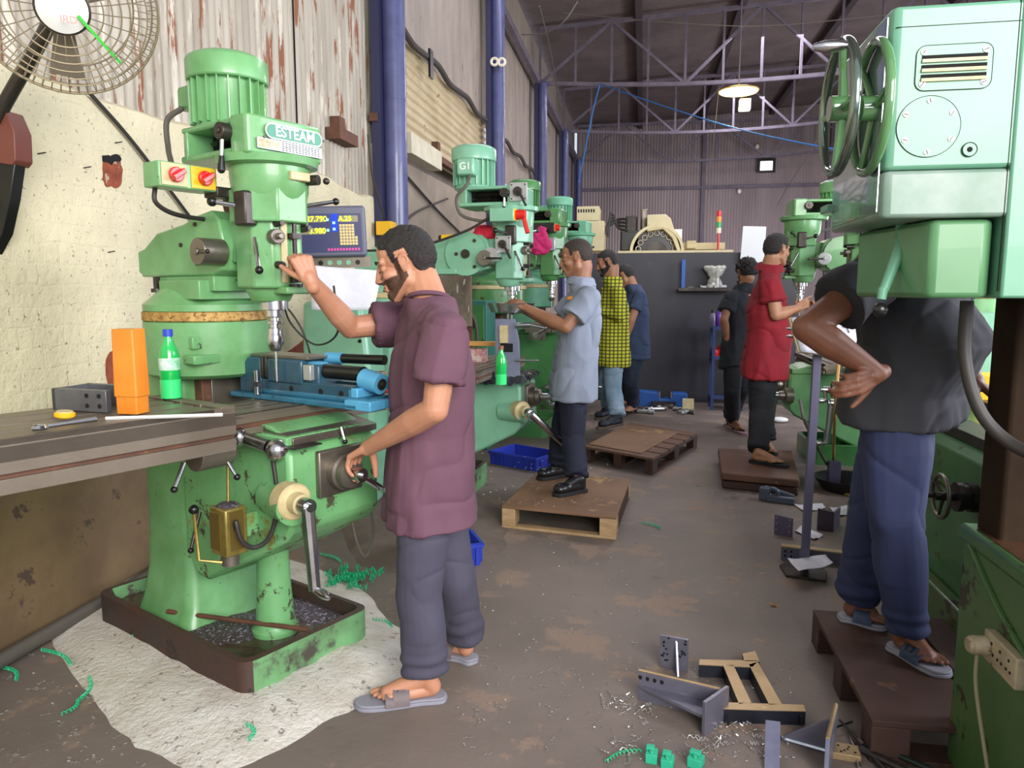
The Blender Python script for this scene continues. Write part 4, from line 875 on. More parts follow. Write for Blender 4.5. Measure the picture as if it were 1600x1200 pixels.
LOOK=dict(hair=HAIR,stubble=STUB,sole=SOLE,strap=STRAP,buckle=BKL,shoe=BSH)
U=lambda v:V((0,0,v))
# -- man in maroon
def q(px,py,v): return PN(px,py,ML1+MT*v,MT)
fwd=-MF; J=dict(head=q(634,410,.18),hf=-RT*1.-Z_*.36+Y_*.10,neck=q(672,471,.19),shL=q(697,522,.01),shR=q(650,500,.36),fw=fwd,
 elL=q(680,640,-.03),wrL=q(578,698,.0),elR=q(548,512,.16),wrR=q(486,440,-.03),hipL=q(664,765,.11),hipR=q(676,758,.28),knL=q(655,930,.10),knR=q(712,905,.31),
 heelL=G(694,1092),toeL=G(563,1106),heelR=G(742,1036),toeR=G(672,1016))
J['anL']=J['heelL']+(J['toeL']-J['heelL'])*.22+U(.09); J['anR']=J['heelR']+(J['toeR']-J['heelR'])*.22+U(.09)
J['handL']=((q(535,725,.0)-J['wrL']),V((0,0,-1))+fwd*.3,(.6,.7,.75,.8),1.,1.2,.1); J['handR']=((q(466,392,-.06)-J['wrR']),fwd*.9-Z_*.1+MT*.45,(1.35,1.4,1.4,1.4),.95,.9)
man1,*_=person('man in a maroon t-shirt and slate trousers working the milling machine in the foreground',J,SK1,T1,P1,LOOK,'sandal',.0035,'crew',.62,beard=.0025,shirt_hem=None,seed=1,hairth=.007,flare=1.1)
def mkJ(D,Yc,face,z=0,lat=None,hd=None):
    """D: name -> (px,py,dy) on the plane Y=Yc+dy"""
    J={k:PY(a,b,Yc+c) for k,(a,b,c) in D.items() if not k.startswith(('heel','toe'))}
    for k,(a,b,c) in D.items():
        if k.startswith(('heel','toe')): J[k]=G(a,b,z)
    J['fw']=V(face); J['hf']=V(hd or face)
    for s in 'LR': J['an'+s]=J['heel'+s]+(J['toe'+s]-J['heel'+s]).normalized()*.06+U(.09)
    return J
# -- man in grey polo on the front pallet
PZ=.135
GP=mat('polo_grey','8d95a6',.85,c2='7f8797',vs=4)
NAVY=mat('trousers_navy','15182a',.8,c2='1c2036',vs=5)
J=mkJ(dict(head=(901,402,0),neck=(908,439,0),shL=(921,466,-.19),shR=(905,462,.19),elL=(884,511,-.26),wrL=(824,482,-.12),elR=(868,507,.2),wrR=(822,486,.08),
 hipL=(896,598,-.09),hipR=(896,596,.09),knL=(896,682,-.10),knR=(880,672,.10),heelL=(912,768,0),toeL=(868,776,0),heelR=(886,744,0),toeR=(842,750,0)),4.78,(-1,.0,0),PZ,hd=(-1,.05,-.22))
J['handL']=(PY(796,466,4.72)-J['wrL'],V((0,.5,-1)),(.3,.35,.4,.5),1.,.5); J['handR']=(PY(798,476,4.85)-J['wrR'],V((0,-.6,-.8)),(.4,.45,.5,.5),1.,.5)
def shorthair(q):
    x,y,z=q; h=itp(x,[(-.10,-.04),(-.045,-.04),(-.034,-.02),(-.026,.03),(.008,.03),(.012,.01),(.03,.012),(.034,.055),(.05,.07),(.066,.092),(.08,.11)]); return z-h
mg,bg,Cg,Mg=person('young man in a light grey polo shirt standing on the nearer wooden pallet',J,SK3,GP,NAVY,dict(LOOK,sole=BSOLE,hair=mat('hair_cropped','2e2521',.8,c2='3a302a',vs=90)),'shoe',.0045,'polo',.66,hair=shorthair,hairth=.0035,seed=3,flare=1.15)
p=PY(893,466,4.6)-mg.location; obj('chest_emblem',MB().ell(p,(.03,.006,.012)),mat('orange_emblem','e08a2c',.7),mg)
# -- man in yellow checked shirt
CHK=bpy.data.materials.new('yellow_check'); CHK.use_nodes=True
def check(m):
    nt=m.node_tree; N=nt.nodes; Lk=nt.links; tc=N.new('ShaderNodeTexCoord'); prev=None
    base=lin('c2c22c'); dark=lin('23281c')
    for k,ax in enumerate('XZ'):
        w_=N.new('ShaderNodeTexWave'); w_.wave_type='BANDS'; w_.bands_direction=ax; w_.inputs['Scale'].default_value=9.5 if ax=='Z' else 8.5; w_.inputs['Distortion'].default_value=.35; w_.inputs['Detail Scale'].default_value=.5
        Lk.new(tc.outputs['Object'],w_.inputs[0]); r=N.new('ShaderNodeMapRange'); r.inputs[1].default_value=.66; r.inputs[2].default_value=.76; Lk.new(w_.outputs['Fac'],r.inputs[0])
        x=N.new('ShaderNodeMix'); x.data_type='RGBA'
        s=N.new('ShaderNodeMath'); s.operation='MULTIPLY'; s.inputs[1].default_value=.8; Lk.new(r.outputs[0],s.inputs[0]); Lk.new(s.outputs[0],x.inputs[0])
        if prev is None: x.inputs[6].default_value=base
        else: Lk.new(prev,x.inputs[6])
        x.inputs[7].default_value=dark; prev=x.outputs[2]
    Lk.new(prev,N['Principled BSDF'].inputs['Base Color']); N['Principled BSDF'].inputs['Roughness'].default_value=.85
check(CHK)
JEAN=mat('jeans_light','6f8aa3',.8,c2='93a9bb',vs=5,c3='5a738c',ws=9,wt=.6)
J=mkJ(dict(head=(949,410,0),neck=(957,437,0),shL=(967,458,-.20),shR=(950,456,.2),elL=(968,495,-.26),wrL=(940,484,-.16),elR=(942,495,.22),wrR=(922,486,.1),
 hipL=(960,553,-.09),hipR=(954,552,.09),knL=(958,608,-.10),knR=(948,600,.10),heelL=(970,664,0),toeL=(936,671,0),heelR=(955,650,0),toeR=(932,656,0)),7.15,(-1,-.1,0),PZ,hd=(-1,-.1,-.4))
J['handL']=(PY(926,482,7.0)-J['wrL'],V((0,.5,-1)),.5,1.,.5); J['handR']=(PY(908,482,7.2)-J['wrR'],V((0,-.6,-.8)),.5,1.,.5)
person('bearded man in a yellow and black checked shirt and light jeans',J,SK3,CHK,JEAN,dict(LOOK,shoe=mat('shoe_navy','1d2130',.6),sole=mat('sole_brown','5a4a40',.7)),'shoe',.006,'polo',.6,long=True,beard=.013,seed=4,fat=1.02)
# -- man in blue tee at the back
J=mkJ(dict(head=(976,431,0),neck=(989,448,.0),shL=(1000,462,-.18),shR=(985,462,.2),elL=(987,500,-.27),wrL=(975,536,-.22),elR=(970,500,.22),wrR=(955,520,.15),
 hipL=(995,545,-.09),hipR=(990,544,.09),knL=(986,596,-.10),knR=(976,592,.10),heelL=(994,643,0),toeL=(972,648,0),heelR=(984,632,0),toeR=(960,636,0)),8.25,(-1,.25,0),0,hd=(-1,.35,-.6))
J['handL']=(PY(966,552,8.0)-J['wrL'],V((-.3,.5,-.3)),.6,1.,.5); J['handR']=(V((-1,0,-.3)),V((0,-.6,-.8)),.6,1.,.5)
person('man in a plain dark blue t-shirt bending at the rearmost mill before the black enclosure',J,SK2,mat('tee_blue','3d4d70',.85,c2='35435f',vs=4),mat('jeans_dark','1d2638',.8,c2='2a3850',vs=6),dict(LOOK,sole=BSOLE,strap=mat('strap_brown','9b5a44',.6)),'thong',.007,'crew',.6,seed=6)
# -- man in red polo on the low boards
REDP=mat('polo_red','8e1727',.85,c2='7b1220',vs=4); BLKT=mat('trousers_black','14151a',.8,c2='1d1e25',vs=6)
J=mkJ(dict(head=(1214,390,0),neck=(1203,417,0),shR=(1205,446,-.21),shL=(1198,440,.2),elR=(1213,492,-.24),wrR=(1244,482,-.20),elL=(1218,490,.2),wrL=(1246,484,.08),
 hipR=(1194,566,-.09),hipL=(1197,564,.09),knR=(1186,642,-.10),knL=(1192,636,.10),heelR=(1172,722,0),toeR=(1228,731,0),heelL=(1186,707,0),toeL=(1214,712,0)),5.95,(1,.15,0),.12,hd=(.9,.65,-.12))
J['handR']=(PY(1266,470,5.8)-J['wrR'],V((0,.7,-.3)),(.1,.5,.7,.8),1.,.6); J['handL']=(PY(1262,474,6.0)-J['wrL'],V((0,-.5,-.5)),.6,1.,.5)
person('man in a dark red polo shirt pointing at work on the right hand mill',J,SK2,REDP,BLKT,dict(LOOK,sole=BSOLE,strap=BSOLE),'thong',.005,'polo',.52,seed=8,fat=1.12,belly=.02,flare=1.1,hairth=.010)
# -- man in black behind the red polo
def curly(q):
    x,y,z=q; h=itp(x,[(-.10,-.06),(-.045,-.055),(-.034,-.03),(-.026,.02),(.008,.02),(.012,-.02),(.03,-.02),(.034,.04),(.06,.05),(.078,.07),(.10,.1)]); return z-h
J=mkJ(dict(head=(1166,425,0),neck=(1163,446,.0),shL=(1141,466,-.12),shR=(1176,464,.14),elL=(1131,500,-.20),wrL=(1136,530,-.1),elR=(1182,505,.3),wrR=(1170,520,.4),
 hipL=(1146,556,-.04),hipR=(1162,555,.08),knL=(1144,610,-.06),knR=(1160,606,.08),heelL=(1140,668,0),toeL=(1164,680,0),heelR=(1134,664,0),toeR=(1150,668,0)),7.45,(.55,.85,0),0,hd=(-.35,.9,-.25))
J['handL']=(V((.4,.6,-.3)),V((.7,0,-.3)),.6,1.,.5); J['handR']=(V((0,1,0)),V((-.6,0,-.8)),.6,1.,.5)
person('curly haired man in black clothes standing behind the man in red',J,SK3,mat('shirt_black','1a1d25',.85,c2='22262f',vs=5),mat('trousers_black_blue','14161d',.8,c2='1a1d28',vs=5),dict(LOOK,sole=mat('sole_pink','a5808a',.7),strap=BSOLE),'thong',.007,'crew',.6,hair=curly,hairth=.022,curly=1,beard=.004,seed=9)
# -- man in black tee in the right foreground
TB=mat('tee_black','26262b',.88,c2='2e2e34',vs=4); PB=mat('trousers_blue','2b3358',.8,c2='242b4c',vs=4,bump=.06,bs=200)
Y5=2.62
J=mkJ(dict(head=(1440,330,0.1),neck=(1428,375,.05),shR=(1388,418,-.16),shL=(1462,400,.20),elR=(1262,512,-.30),wrR=(1372,584,-.30),elL=(1500,500,.30),wrL=(1520,590,.1),
 hipR=(1402,602,-.10),hipL=(1420,600,.09),knR=(1400,800,-.12),knL=(1366,800,.10),heelR=(1392,1012,0),toeR=(1475,1058,0),heelL=(1312,966,0),toeL=(1385,982,0)),Y5,(.93,-.3,0),PZ,hd=(.95,.2,-.2))
J['handR']=(PY(1325,606,Y5-.36)-J['wrR'],V((0.3,.9,.2)),(.6,.65,.75,.85),.92,.2); J['handL']=(V((.6,-.3,-.6)),V((0,0,-1)),.5,1.,.5)
J['lw']=1.08; J['hw']=1.0
person('man in a black t-shirt and blue trousers, hand on hip, in the right foreground',J,SKD,TB,PB,dict(LOOK,sole=SOLE,strap=mat('strap_blue','2f3a55',.6)),'sandal',.0045,'crew',.62,seed=12,fat=1.12,belly=.06,flare=1.15)
# ================= OTHER MILLS =================
F2=V((math.cos(R(5.4)),-math.sin(R(5.4)),0))
sp=PY(800,460,4.9); s2=1.05; r2=.77; L2=sp-F2*(r2*s2); L2.z=0
m2,h2=mill(L2,-R(5.4),'pale green milling machine with wide open pulley housing, worked by the man in grey',"milling machines",s2,r2,True,GRP,GRP,(-.55,.55),ramback=-.25,swarf=False,ring=PLATE,kd=.2,ecr=(.62,.55,-.75),kz=-.13,eax=(.75,-.65,0),el=.33)
def sw(t,c,k=1): # switch box facing +x with a red handle and square faced levers
    b=obj('switch_box',MB().b2((c[0]-.08,c[1]-.05,c[2]-.04),(c[0]+.07,c[1]+.05,c[2]+.04)),GRP,t,.004); obj('yellow_edge',MB().b2((c[0]+.07,c[1]-.045,c[2]-.035),(c[0]+.073,c[1]+.045,c[2]+.035)),YEL,b)
    obj('red_handle',MB().cyl((c[0]+.07,c[1],c[2]),(c[0]+.13,c[1],c[2]),.03,n=16).cyl((c[0]+.115,c[1],c[2]),(c[0]+.15,c[1]-.02,c[2]-.11),.014),RED,b)
sw(m2,(h2+.0,-.19,1.79))
mx2=.12+r2-.37; text('chalk_mark','G1',WHITE,m2,basis((mx2+.005,-.191,2.09),X_,Z_),.06,.0004,.0008)
def sqplate(t,c,w=.05):
    p_=obj('lever_plate',MB().b2((c[0]-w,c[1]-.006,c[2]-w),(c[0]+w,c[1],c[2]+w)),SILV,t,.002)
    obj('selector',MB().cyl(V(c),V(c)-Y_*.03,w*.5,n=20).tube([V(c)-Y_*.03,V(c)-Y_*.05+V((.03,0,-.03)),V(c)-Y_*.05+V((.06,0,-.09))],.008),STEELD,p_)
    for a in(-1,1):
        for b in(-1,1): obj('screw',MB().cyl((c[0]+a*w*.75,c[1]-.009,c[2]+b*w*.75),(c[0]+a*w*.75,c[1]-.006,c[2]+b*w*.75),.005,n=8),STEELD,p_)
sqplate(m2,(h2+.08,-.162,1.93),.055); sqplate(m2,(h2-.02,-.150,1.62),.05)
dl=obj('feed_disc',MB().cyl((h2-.09,-.19,1.555),(h2-.09,-.10,1.555),.045,n=28),SILV,m2)
# machine behind: turret with pale ring, conduit loops
m3p=PY(862,440,7.2); L3=m3p-F2*(.50*1.1); L3.z=0
m3,h3=mill(L3,-R(5.4),'darker green milling machine standing behind the man in grey','milling machines',1.1,.50,False,GRD,GRD,(-.45,.45),swarf=False,ring=PLATE,turret=(-.04,.30),kd=.1)
obj('control_box',MB().b2((h3-.12,-.22,1.77),(h3+.06,-.12,1.85)),BLACK,m3,.004); obj('orange_face',MB().b2((h3+.06,-.21,1.78),(h3+.065,-.13,1.845)),mat('orange_face','d4673a',.5),m3); obj('red_button',MB().cyl((h3+.065,-.17,1.81),(h3+.10,-.17,1.81),.026,n=16),RED,m3)
m4p=PY(905,430,8.9); L4=m4p-F2*(.45*1.12); L4.z=0
m4,h4=mill(L4,-R(5.4),'farthest left milling machine, mostly hidden behind the man in grey','milling machines',1.12,.45,False,mat('green_mint','6fb28f',.4,c2='5c9c7c',vs=4),GRD,(-.4,.4),swarf=False,ring=PLATE)
# teal electrical cabinet with conduits
a=PY(733,470,6.3); t=thing('electrical_cabinet','teal green electrical cabinet behind the pale mill with conduit loops','cabinet',V((a.x-.14,6.3,0)),-R(5))
obj('cabinet_body',MB().b2((-.18,0,0),(.30,.28,1.32)),mat('teal_cabinet','3f7f72',.4,c2='376f62',vs=3),t,.004); obj('cabinet_door',MB().b2((.0,-.012,.1),(.28,.0,1.28)),GRD,t,.002)
obj('cable_gland',MB().cyl((.16,-.012,1.12),(.16,-.09,1.10),.05,n=16),BLACK,t)
obj('conduit',MB().tube(curve([(.16,-.09,1.12),(.12,-.16,1.28),(-.05,-.2,1.38),(-.28,-.15,1.28),(-.45,-.1,1.05)],6),.02),CONDUIT,t)
obj('conduit',MB().tube(curve([(.22,-.05,.7),(.24,-.1,1.1),(.15,-.15,1.24),(0,-.16,1.1),(-.08,-.1,.8)],6),.014),CONDUIT,t)
# weathered boards between ram and cabinet
t=thing('weathered_board','weathered grey flaking board leaning on the wall behind the maroon man','board',PY(705,453,6.0)); obj('board_panel',MB().b2((-.20,-.01,-.30),(.17,.02,.16)),mat('flaked_board','8b7c6c',.9,c2='5f5346',vs=7,stretch=(2,1,.6),c3='c9bfb0',ws=14,wt=.58,bump=.5),t); obj('batten',MB().b2((-.20,.02,-.9),(-.16,.05,.16)).b2((.13,.02,-.9),(.17,.05,.16)),RUST,t)
# green tapering column casting left of the pale mill (console pillar)
pk=lambda x,y,Y=4.7: PY(x,y,Y)
t=thing('green_pillar','smooth pale green machine pillar widening downward beneath the drawing paper','machine pillar')
A=[(508,470),(592,468),(600,500),(612,620),(606,785),(508,800)]
pts=[(pk(*q).x,pk(*q).z) for q in A]; pts=[(a,max(b,0)) for a,b in pts]
obj('pillar_casting',MB().prism(pts,(0,4.35,0),X_,Z_,Y_,0,.30),GRP,t,.03)
obj('bolt_hole',MB().cyl(PY(562,533,4.349)-Y_*.001,PY(562,533,4.349)+Y_*.004,.012,n=16),BLKM,t)
# drink, plastic and junk on the pale mill
T2=(Matrix.Translation(L2)@Matrix.Rotation(-R(5.4),4,'Z')@Matrix.Scale(s2,4))
kz=.985*s2
bottle(G(783,601,.845),'green drink bottle with a brown cap standing on the pale mill',mat('cap_brown','8a5a48',.5),.235,False)
t=thing('plastic_sheet','crumpled black plastic sheet spread over the front of the pale mill','plastic sheet')
PL=mat('black_film','22242c',.25,c2='33353f',vs=12,coat=.3)
c0=T2@V((.70,-.33,.955)); 
def film(u,v): 
    p=T2@V((.40+.53*u,-.30+.40*v,.80)); e=min(u,1-u,v,1-v); p.z+=.02+.018*noise.noise(p*16)+.012*noise.noise(p*45)-(.06 if e<.02 else 0)*(.6+noise.noise(p*20)); return p
obj('film',MB().grid(film,34,26),PL,t)
def film2(u,v):
    p=T2@V((.30+.25*u,-.36+.22*v,.81)); p.z+=.03+.02*noise.noise(p*14); return p
tag(obj('plastic_bag',MB().grid(film2,20,20),mat('clear_bag','b9b2b0',.35,c2='8f8787',vs=14)),'crumpled clear plastic bag beside the green bottle on the pale mill','plastic bag')
o=obj('vernier_tool',MB().cyl(PY(715,600,4.5),PY(757,583,4.6),.008).b2(PY(757,587,4.6),PY(768,580,4.62)),STEELB); tag(o,'thin steel rod tool lying on the plastic bag','tool')
t=thing('tin_boxes','white and red printed cardboard box on the pale mill table behind the maroon man','box',PY(744,556,5.0)); obj('carton',MB().b2((-.07,-.05,-.055),(.07,.06,.05)),mat('printed_carton','e0d2cc',.6,c2='c24b52',vs=30),t,.003)
tag(obj('orange_board',MB().b2((-.11,-.05,-.012),(.11,.05,.014)),mat('orange_wood','d99a4e',.6),loc=PY(751,537,5.0)),'flat orange wooden board lying on the printed box','board')
t=thing('red_drink_glass','small amber drinking glass behind the vise','glass',G(591,601,1.0)+U(.035)); obj('glass_body',MB().lathe((0,0,-.03),Z_,[(0,.03),(.05,.036)],20,(1,0)),mat('amber_glass','a4431f',.1,c2='c98a3a',vs=30,coat=1),t); obj('glass_rim',MB().torus((0,0,.02),Z_,.036,.002,20,6),SILV,t)
t=thing('plier_handles','orange handled pliers lying behind the vise','pliers',G(592,616,1.0)+U(.009)); obj('handles',MB().tube([(-.05,0,0),(0,.0,.008),(.05,.01,0)],.008),mat('orange_grip','e0502a',.4),t); obj('jaws',MB().tube([(.05,.01,0),(.09,.02,0)],[.008,.003]),STEELD,t)
tag(obj('green_sponge',MB().b2((-.035,-.02,-.01),(.035,.02,.012)),mat('sponge_green','1f9d4a',.8),loc=G(604,611,1.0)+U(.012)),'small green block behind the vise','block')
# workpiece held at the pale mill
bk=mat('blue_grey_steel','8588a0',.4,.4,c2='70738c',vs=5)
t=thing('steel_workpiece','tall blue-grey steel bracket with a cut out clamped at the pale mill','workpiece',PY(795,540,4.62))
obj('upright_plate',MB().prism([(-.09,-.20),(.02,-.26),(.075,-.22),(.07,.02),(.045,.17),(-.085,.17),(-.085,.10),(-.085,-.12)],(0,0,0),X_,Z_,Y_,-.02,.01),bk,t,.003)
obj('block_insert',MB().b2((-.05,-.05,.02),(.0,-.02,.13)),PLATE,t); obj('dark_slot',MB().b2((-.05,-.022,-.04),(.03,-.0205,.015)),BLKM,t)
obj('vise_screw',MB().cyl((.05,-.03,.13),(.14,-.03,.135),.016).cyl((.14,-.03,.135),(.24,-.03,.115),.009),STEELB,t)
obj('lower_pin',MB().cyl((.05,-.03,-.09),(.20,-.03,-.09),.008,.004),STEELB,t)
tag(obj('steel_pan',MB().rings([[V((.13*math.cos(a),.09*math.sin(a),0)) for a in [k*.3927 for k in range(16)]],[V((.16*math.cos(a),.11*math.sin(a),.06)) for a in [k*.3927 for k in range(16)]]],(1,0)),STEELB,loc=PY(798,488,4.75)),'shiny steel pan under the hands of the man in grey','pan')
# yellow lamp tool and red rag on ram
rz=1.675*s2
t=thing('yellow_torch','yellow and black hand lamp lying on the pale mill ram','torch',T2@V((.40,-.06,1.64))); obj('torch_body',MB().cyl((-.08,0,.03),(.04,0,.03),.026,n=16),YEL,t); obj('torch_head',MB().cyl((-.10,0,.03),(-.08,0,.03),.022).b2((-.04,-.028,.0),(.03,-.02,.02)),BLACK,t)
t=thing('red_cloth','bundled red cloth lying on the pale mill ram','cloth',T2@V((.60,0,1.69))); organic('cloth_bundle',MB().ell((0,0,0),(.08,.06,.045)).ell((.05,.0,-.01),(.05,.05,.03)),mat('cloth_red','cf1f3c',.8),t,.008,2,warp=fold(.02,22,(1,1,1),3))
t=thing('magenta_cloth','magenta cloth hanging from the dark mill head','cloth',PY(842,381,6.9)); organic('cloth_bundle',MB().ell((0,0,0),(.10,.05,.10)).ell((.03,.0,.10),(.04,.03,.06)),mat('cloth_magenta','b01a5c',.8),t,.012,2,warp=fold(.03,14,(1,1,1),7))
wire('cable','dark cable stretched from the pale mill switch box over its ram',[T2@V((h2-.08,-.22,1.78)),T2@V((h2-.25,-.24,1.69)),T2@V((.2,-.26,1.60)),T2@V((-.15,-.27,1.585))],.009,RUB)
# right hand mills
s5=1.08; p5=PY(1262,400,6.5); L5=V((p5.x+.60,6.5,0))
m5,h5=mill(L5,R(180),'green milling machine on the right, worked by the man in dark red',"milling machines",s5,.60,False,GR,GR,(-.5,.5),flip=-1,swarf=False,ring=PLATE,mh=.12,kz=-.22)
p6=PY(1356,400,5.45); L6=V((p6.x+.62,5.45,0))
m6,h6=mill(L6,R(176),'green milling machine at right, largely hidden behind the man in the black t-shirt',"milling machines",1.05,.60,False,GR,GRW,(-.45,.45),flip=-1,swarf=False,ring=PLATE,motor=False,kz=-.12)
# ================= BIG MACHINE ON THE RIGHT =================
BGM=mat('big_machine_green','5f957a',.38,c2='70a389',vs=2,coat=.12,c3='5e7a5c',ws=20,wt=.73); BGL=mat('big_machine_side','4f7a4c',.12,c2='5b8a58',vs=2,coat=1.,c3='8fa3b0',ws=25,wt=.7)
BGW=mat('big_machine_worn','63806f',.45,c2='84948b',vs=7,c3='6f8050',ws=10,wt=.66,coat=.1,c4='6f7236',w4=.66,s4=5)
BDK=mat('dark_machine_green','3d5f38',.35,c2='4a6a3c',vs=2.5,c3='2f2a1a',ws=5,wt=.58,bump=.1,bs=20,coat=.2,c4='5b5a30',w4=.6,s4=3)
t=thing('boring_machine','huge green boring machine head and column filling the right edge, with spoked handwheel','boring machine',(0,0,0)); bm=t
x0,y0,y1=.497,1.72,2.14
hd_=obj('spindle_head',MB().rings([[V((x,y,z)) for x,y in ((x0,y1),(x0,y0+.012),(x0+.012,y0),(.757,y0),(1.2,y0),(1.2,y1))] for z in (1.655,1.985)]),BGM,t,.012)
obj('lower_skirt',MB().rings([[V((x,y,z)) for x,y in ((x0,y1),(x0,y0+.012),(x0+.012,y0),(1.2,y0),(1.2,y1))] for z in (1.555,1.6535)]),BGW,t,.010)
obj('side_panel',MB().b2((x0-.003,y0+.02,1.57),(x0,y1-.01,1.97)),mat('side_gloss','6a7f78',.1,.3,c2='8795a3',vs=6,coat=1,bump=.15,bs=14,c3='3f5540',ws=5,wt=.60),hd_)
obj('front_seam',MB().b2((x0+.01,y0-.0005,1.9415),(.757,y0+.004,1.943)).b2((.7375,y0-.0008,1.4),(.739,y0+.004,1.985)),BLKM,hd_)
def fr(px,py): p=PY(px,py,y0); return p.x,p.z
a=fr(1428,143); b=fr(1553,66); cx,cz=(a[0]+b[0])/2,(a[1]+b[1])/2; hx_,hz_=(b[0]-a[0])/2,(b[1]-a[1])/2
vp=obj('vent_plate',MB().prism([(q.x,q.y) for q in rrect(cx,cz,hx_,hz_,.018,0,4)],(0,y0-.002,0),X_,Z_,Y_,0,.003),BGM,hd_,.0008)
obj('plate_outline',MB().tube([V((q.x,y0-.0022,q.y)) for q in rrect(cx,cz,hx_,hz_,.018,0,4)]+[V((cx+hx_,y0-.0022,cz+hz_-.018))],.0007,4),BLKM,vp)
for k in range(3):
    z=cz+.019-.019*k; obj('louvre_slot',MB().b2((cx-.062,y0-.0035,z-.005),(cx+.062,y0-.0018,z+.006)),BLKM,vp); obj('louvre_blade',MB().b2((cx-.062,y0-.007,z-.0085),(cx+.062,y0-.002,z-.002)),PLATE,vp)
def screw(par,x,z,r=.0065): obj('screw',MB().cyl((x,y0-.004,z),(x,y0-.001,z),r,n=14),SILV,par); obj('slot',MB().box((x,y0-.0042,z),(r*1.7,.0006,r*.3),Matrix.Rotation(x*300,3,'Y')),BLKM,par)
for sx in(-1,1):
    for sz in(-1,1): screw(vp,cx+sx*(hx_-.014),cz+sz*(hz_-.013))
c_=fr(1450,198); rr=.062
rp=obj('round_cover',MB().cyl((c_[0],y0-.002,c_[1]),(c_[0],y0+.001,c_[1]),rr,n=40),BGM,hd_); obj('cover_outline',MB().torus((c_[0],y0-.0022,c_[1]),Y_,rr,.0006,40,4),BLKM,rp)
for k in range(6): screw(rp,c_[0]+.052*math.sin(k*math.pi/3),c_[1]+.052*math.cos(k*math.pi/3),.006)
c_=fr(1514,234); obj('oil_plug',MB().cyl((c_[0],y0-.004,c_[1]),(c_[0],y0+.001,c_[1]),.014,n=24),BGM,hd_); obj('plug_ring',MB().torus((c_[0],y0-.004,c_[1]),Y_,.014,.001,28,5),BLKM,hd_); obj('plug_hole',MB().cyl((c_[0],y0-.0045,c_[1]),(c_[0],y0-.0035,c_[1]),.0055,n=16),BLKM,hd_)
# underslung block, column slide
obj('feed_box',MB().rings([[V((x,y,z)) for x,y in ((.555,2.1),(.60,y0+.05),(.612,y0+.02),(.72,y0+.02),(.737,y0+.04),(.737,2.1))] for z in (1.385,1.553)]),mat('feed_box_shaded_green','4a7a50',.4,c2='5a8a60',vs=3,coat=.1,c3='75804c',ws=6,wt=.64),t,.012)  # green darkened to put the shade of the unlit left face into the colour
obj('yellow_strip',MB().box(PY(1439,402,1.86)+V((-.006,0,0)),(.003,.02,.06)),YEL,t)
obj('column_slide',MB().b2((.742,y0-.005,1.385),(1.2,2.2,1.985)),BGM,t,.006)
lv=obj('shift_lever',MB().tube([PY(1412,350,1.9),PY(1408,385,1.88),PY(1380,455,1.84)],[.017,.015,.011],14).cyl(PY(1380,450,1.84),PY(1377,468,1.838),.012,.010),BGM,t); obj('ball_knob',MB().ell(PY(1375,484,1.835),(.0165,)*3,None,24,16),BLACK,lv)
RM=mat('wheel_rim','7d8a80',.15,.9); 
def wheel(X,cy,cz,r,rt,mt,ms,spk=3,par=t,a0=.3,name='handwheel',h=True):
    w_=obj(name,MB().torus((X,cy,cz),X_,r,rt,56,14),mt,par)
    hb2=obj('hub',MB().cyl((X-.02,cy,cz),(X+.05,cy,cz),r*.2,n=24),ms,w_)
    for k in range(spk):
        a_=a0+2*math.pi*k/spk; e=V((X,cy+math.cos(a_)*r,cz+math.sin(a_)*r)); obj('spoke',MB().tube([(X+.01,cy,cz),lerp(V((X+.01,cy,cz)),e,.5),e],[rt*1.1,rt*.75,rt*.7],10),ms,w_)
    if h: e=V((X,cy+math.cos(a0+2.2)*r,cz+math.sin(a0+2.2)*r)); obj('spin_handle',MB().lathe(e,(-1,0,0),[(0,.006),(.012,.007),(.03,.0125),(.055,.013),(.078,.007),(.08,.001)],18),STEELB,w_)
    return w_
wc=PX(1310,170,.425); wheel(.425,wc.y,wc.z,.14,.0115,RM,BGL,4,t,.05)
obj('wheel_shaft',MB().cyl((.43,wc.y,wc.z),(.50,wc.y,wc.z),.022,n=20),STEELD,t)
wc2=PX(1362,170,.485); wheel(.482,wc2.y,wc2.z,.135,.010,BGL,BGL,3,t,.9,'wheel_reflection',False)  # modelled copy of the handwheel, stands for its reflection in the glossy side
obj('far_lug',MB().b2((x0-.02,y1-.02,1.61),(x0+.05,y1+.05,1.63)),BGM,t,.004)
obj('hose',MB().tube(curve([PY(1511,470,1.95),PY(1508,560,1.95),PY(1530,640,1.92),PY(1575,690,1.88),PY(1640,722,1.8)],8),.015,12),RUB,t)
# dark column behind and base block
obj('main_column',MB().b2((.955,2.10,.72),(1.5,2.24,1.42)),mat('column_dark_way','231a14',.85,c2='33261c',vs=4,spec=.1),t,.01)
XB=.93
bs_=obj('machine_base',MB().b2((XB,1.2,0),(1.75,2.26,.70)).b2((XB-.012,1.2,.685),(1.75,2.272,.735)),BDK,t,.014)
obj('oily_top',MB().b2((XB+.01,1.3,.735),(1.7,2.2,.738)),mat('oily_top','33241b',.12,c2='5a3b28',vs=5,coat=1),bs_)
ov=obj('oval_boss',MB().lathe((XB+.16,2.14,.736),Z_,[(0,.085),(.012,.08),(.018,.04)],28),STEEL,bs_); obj('lock_lever',MB().cyl((XB+.13,2.18,.74),(XB+.125,2.19,.85),.013,n=14),STEELD,ov); obj('lever_ball',MB().ell((XB+.124,2.192,.865),(.02,)*3),STEELD,ov)
obj('rib_curve',MB().tube(curve([(XB-.003,1.3,.42),(XB-.003,1.75,.50),(XB-.003,2.0,.58),(XB-.003,2.2,.69)],8),.008,8),BDK,bs_)
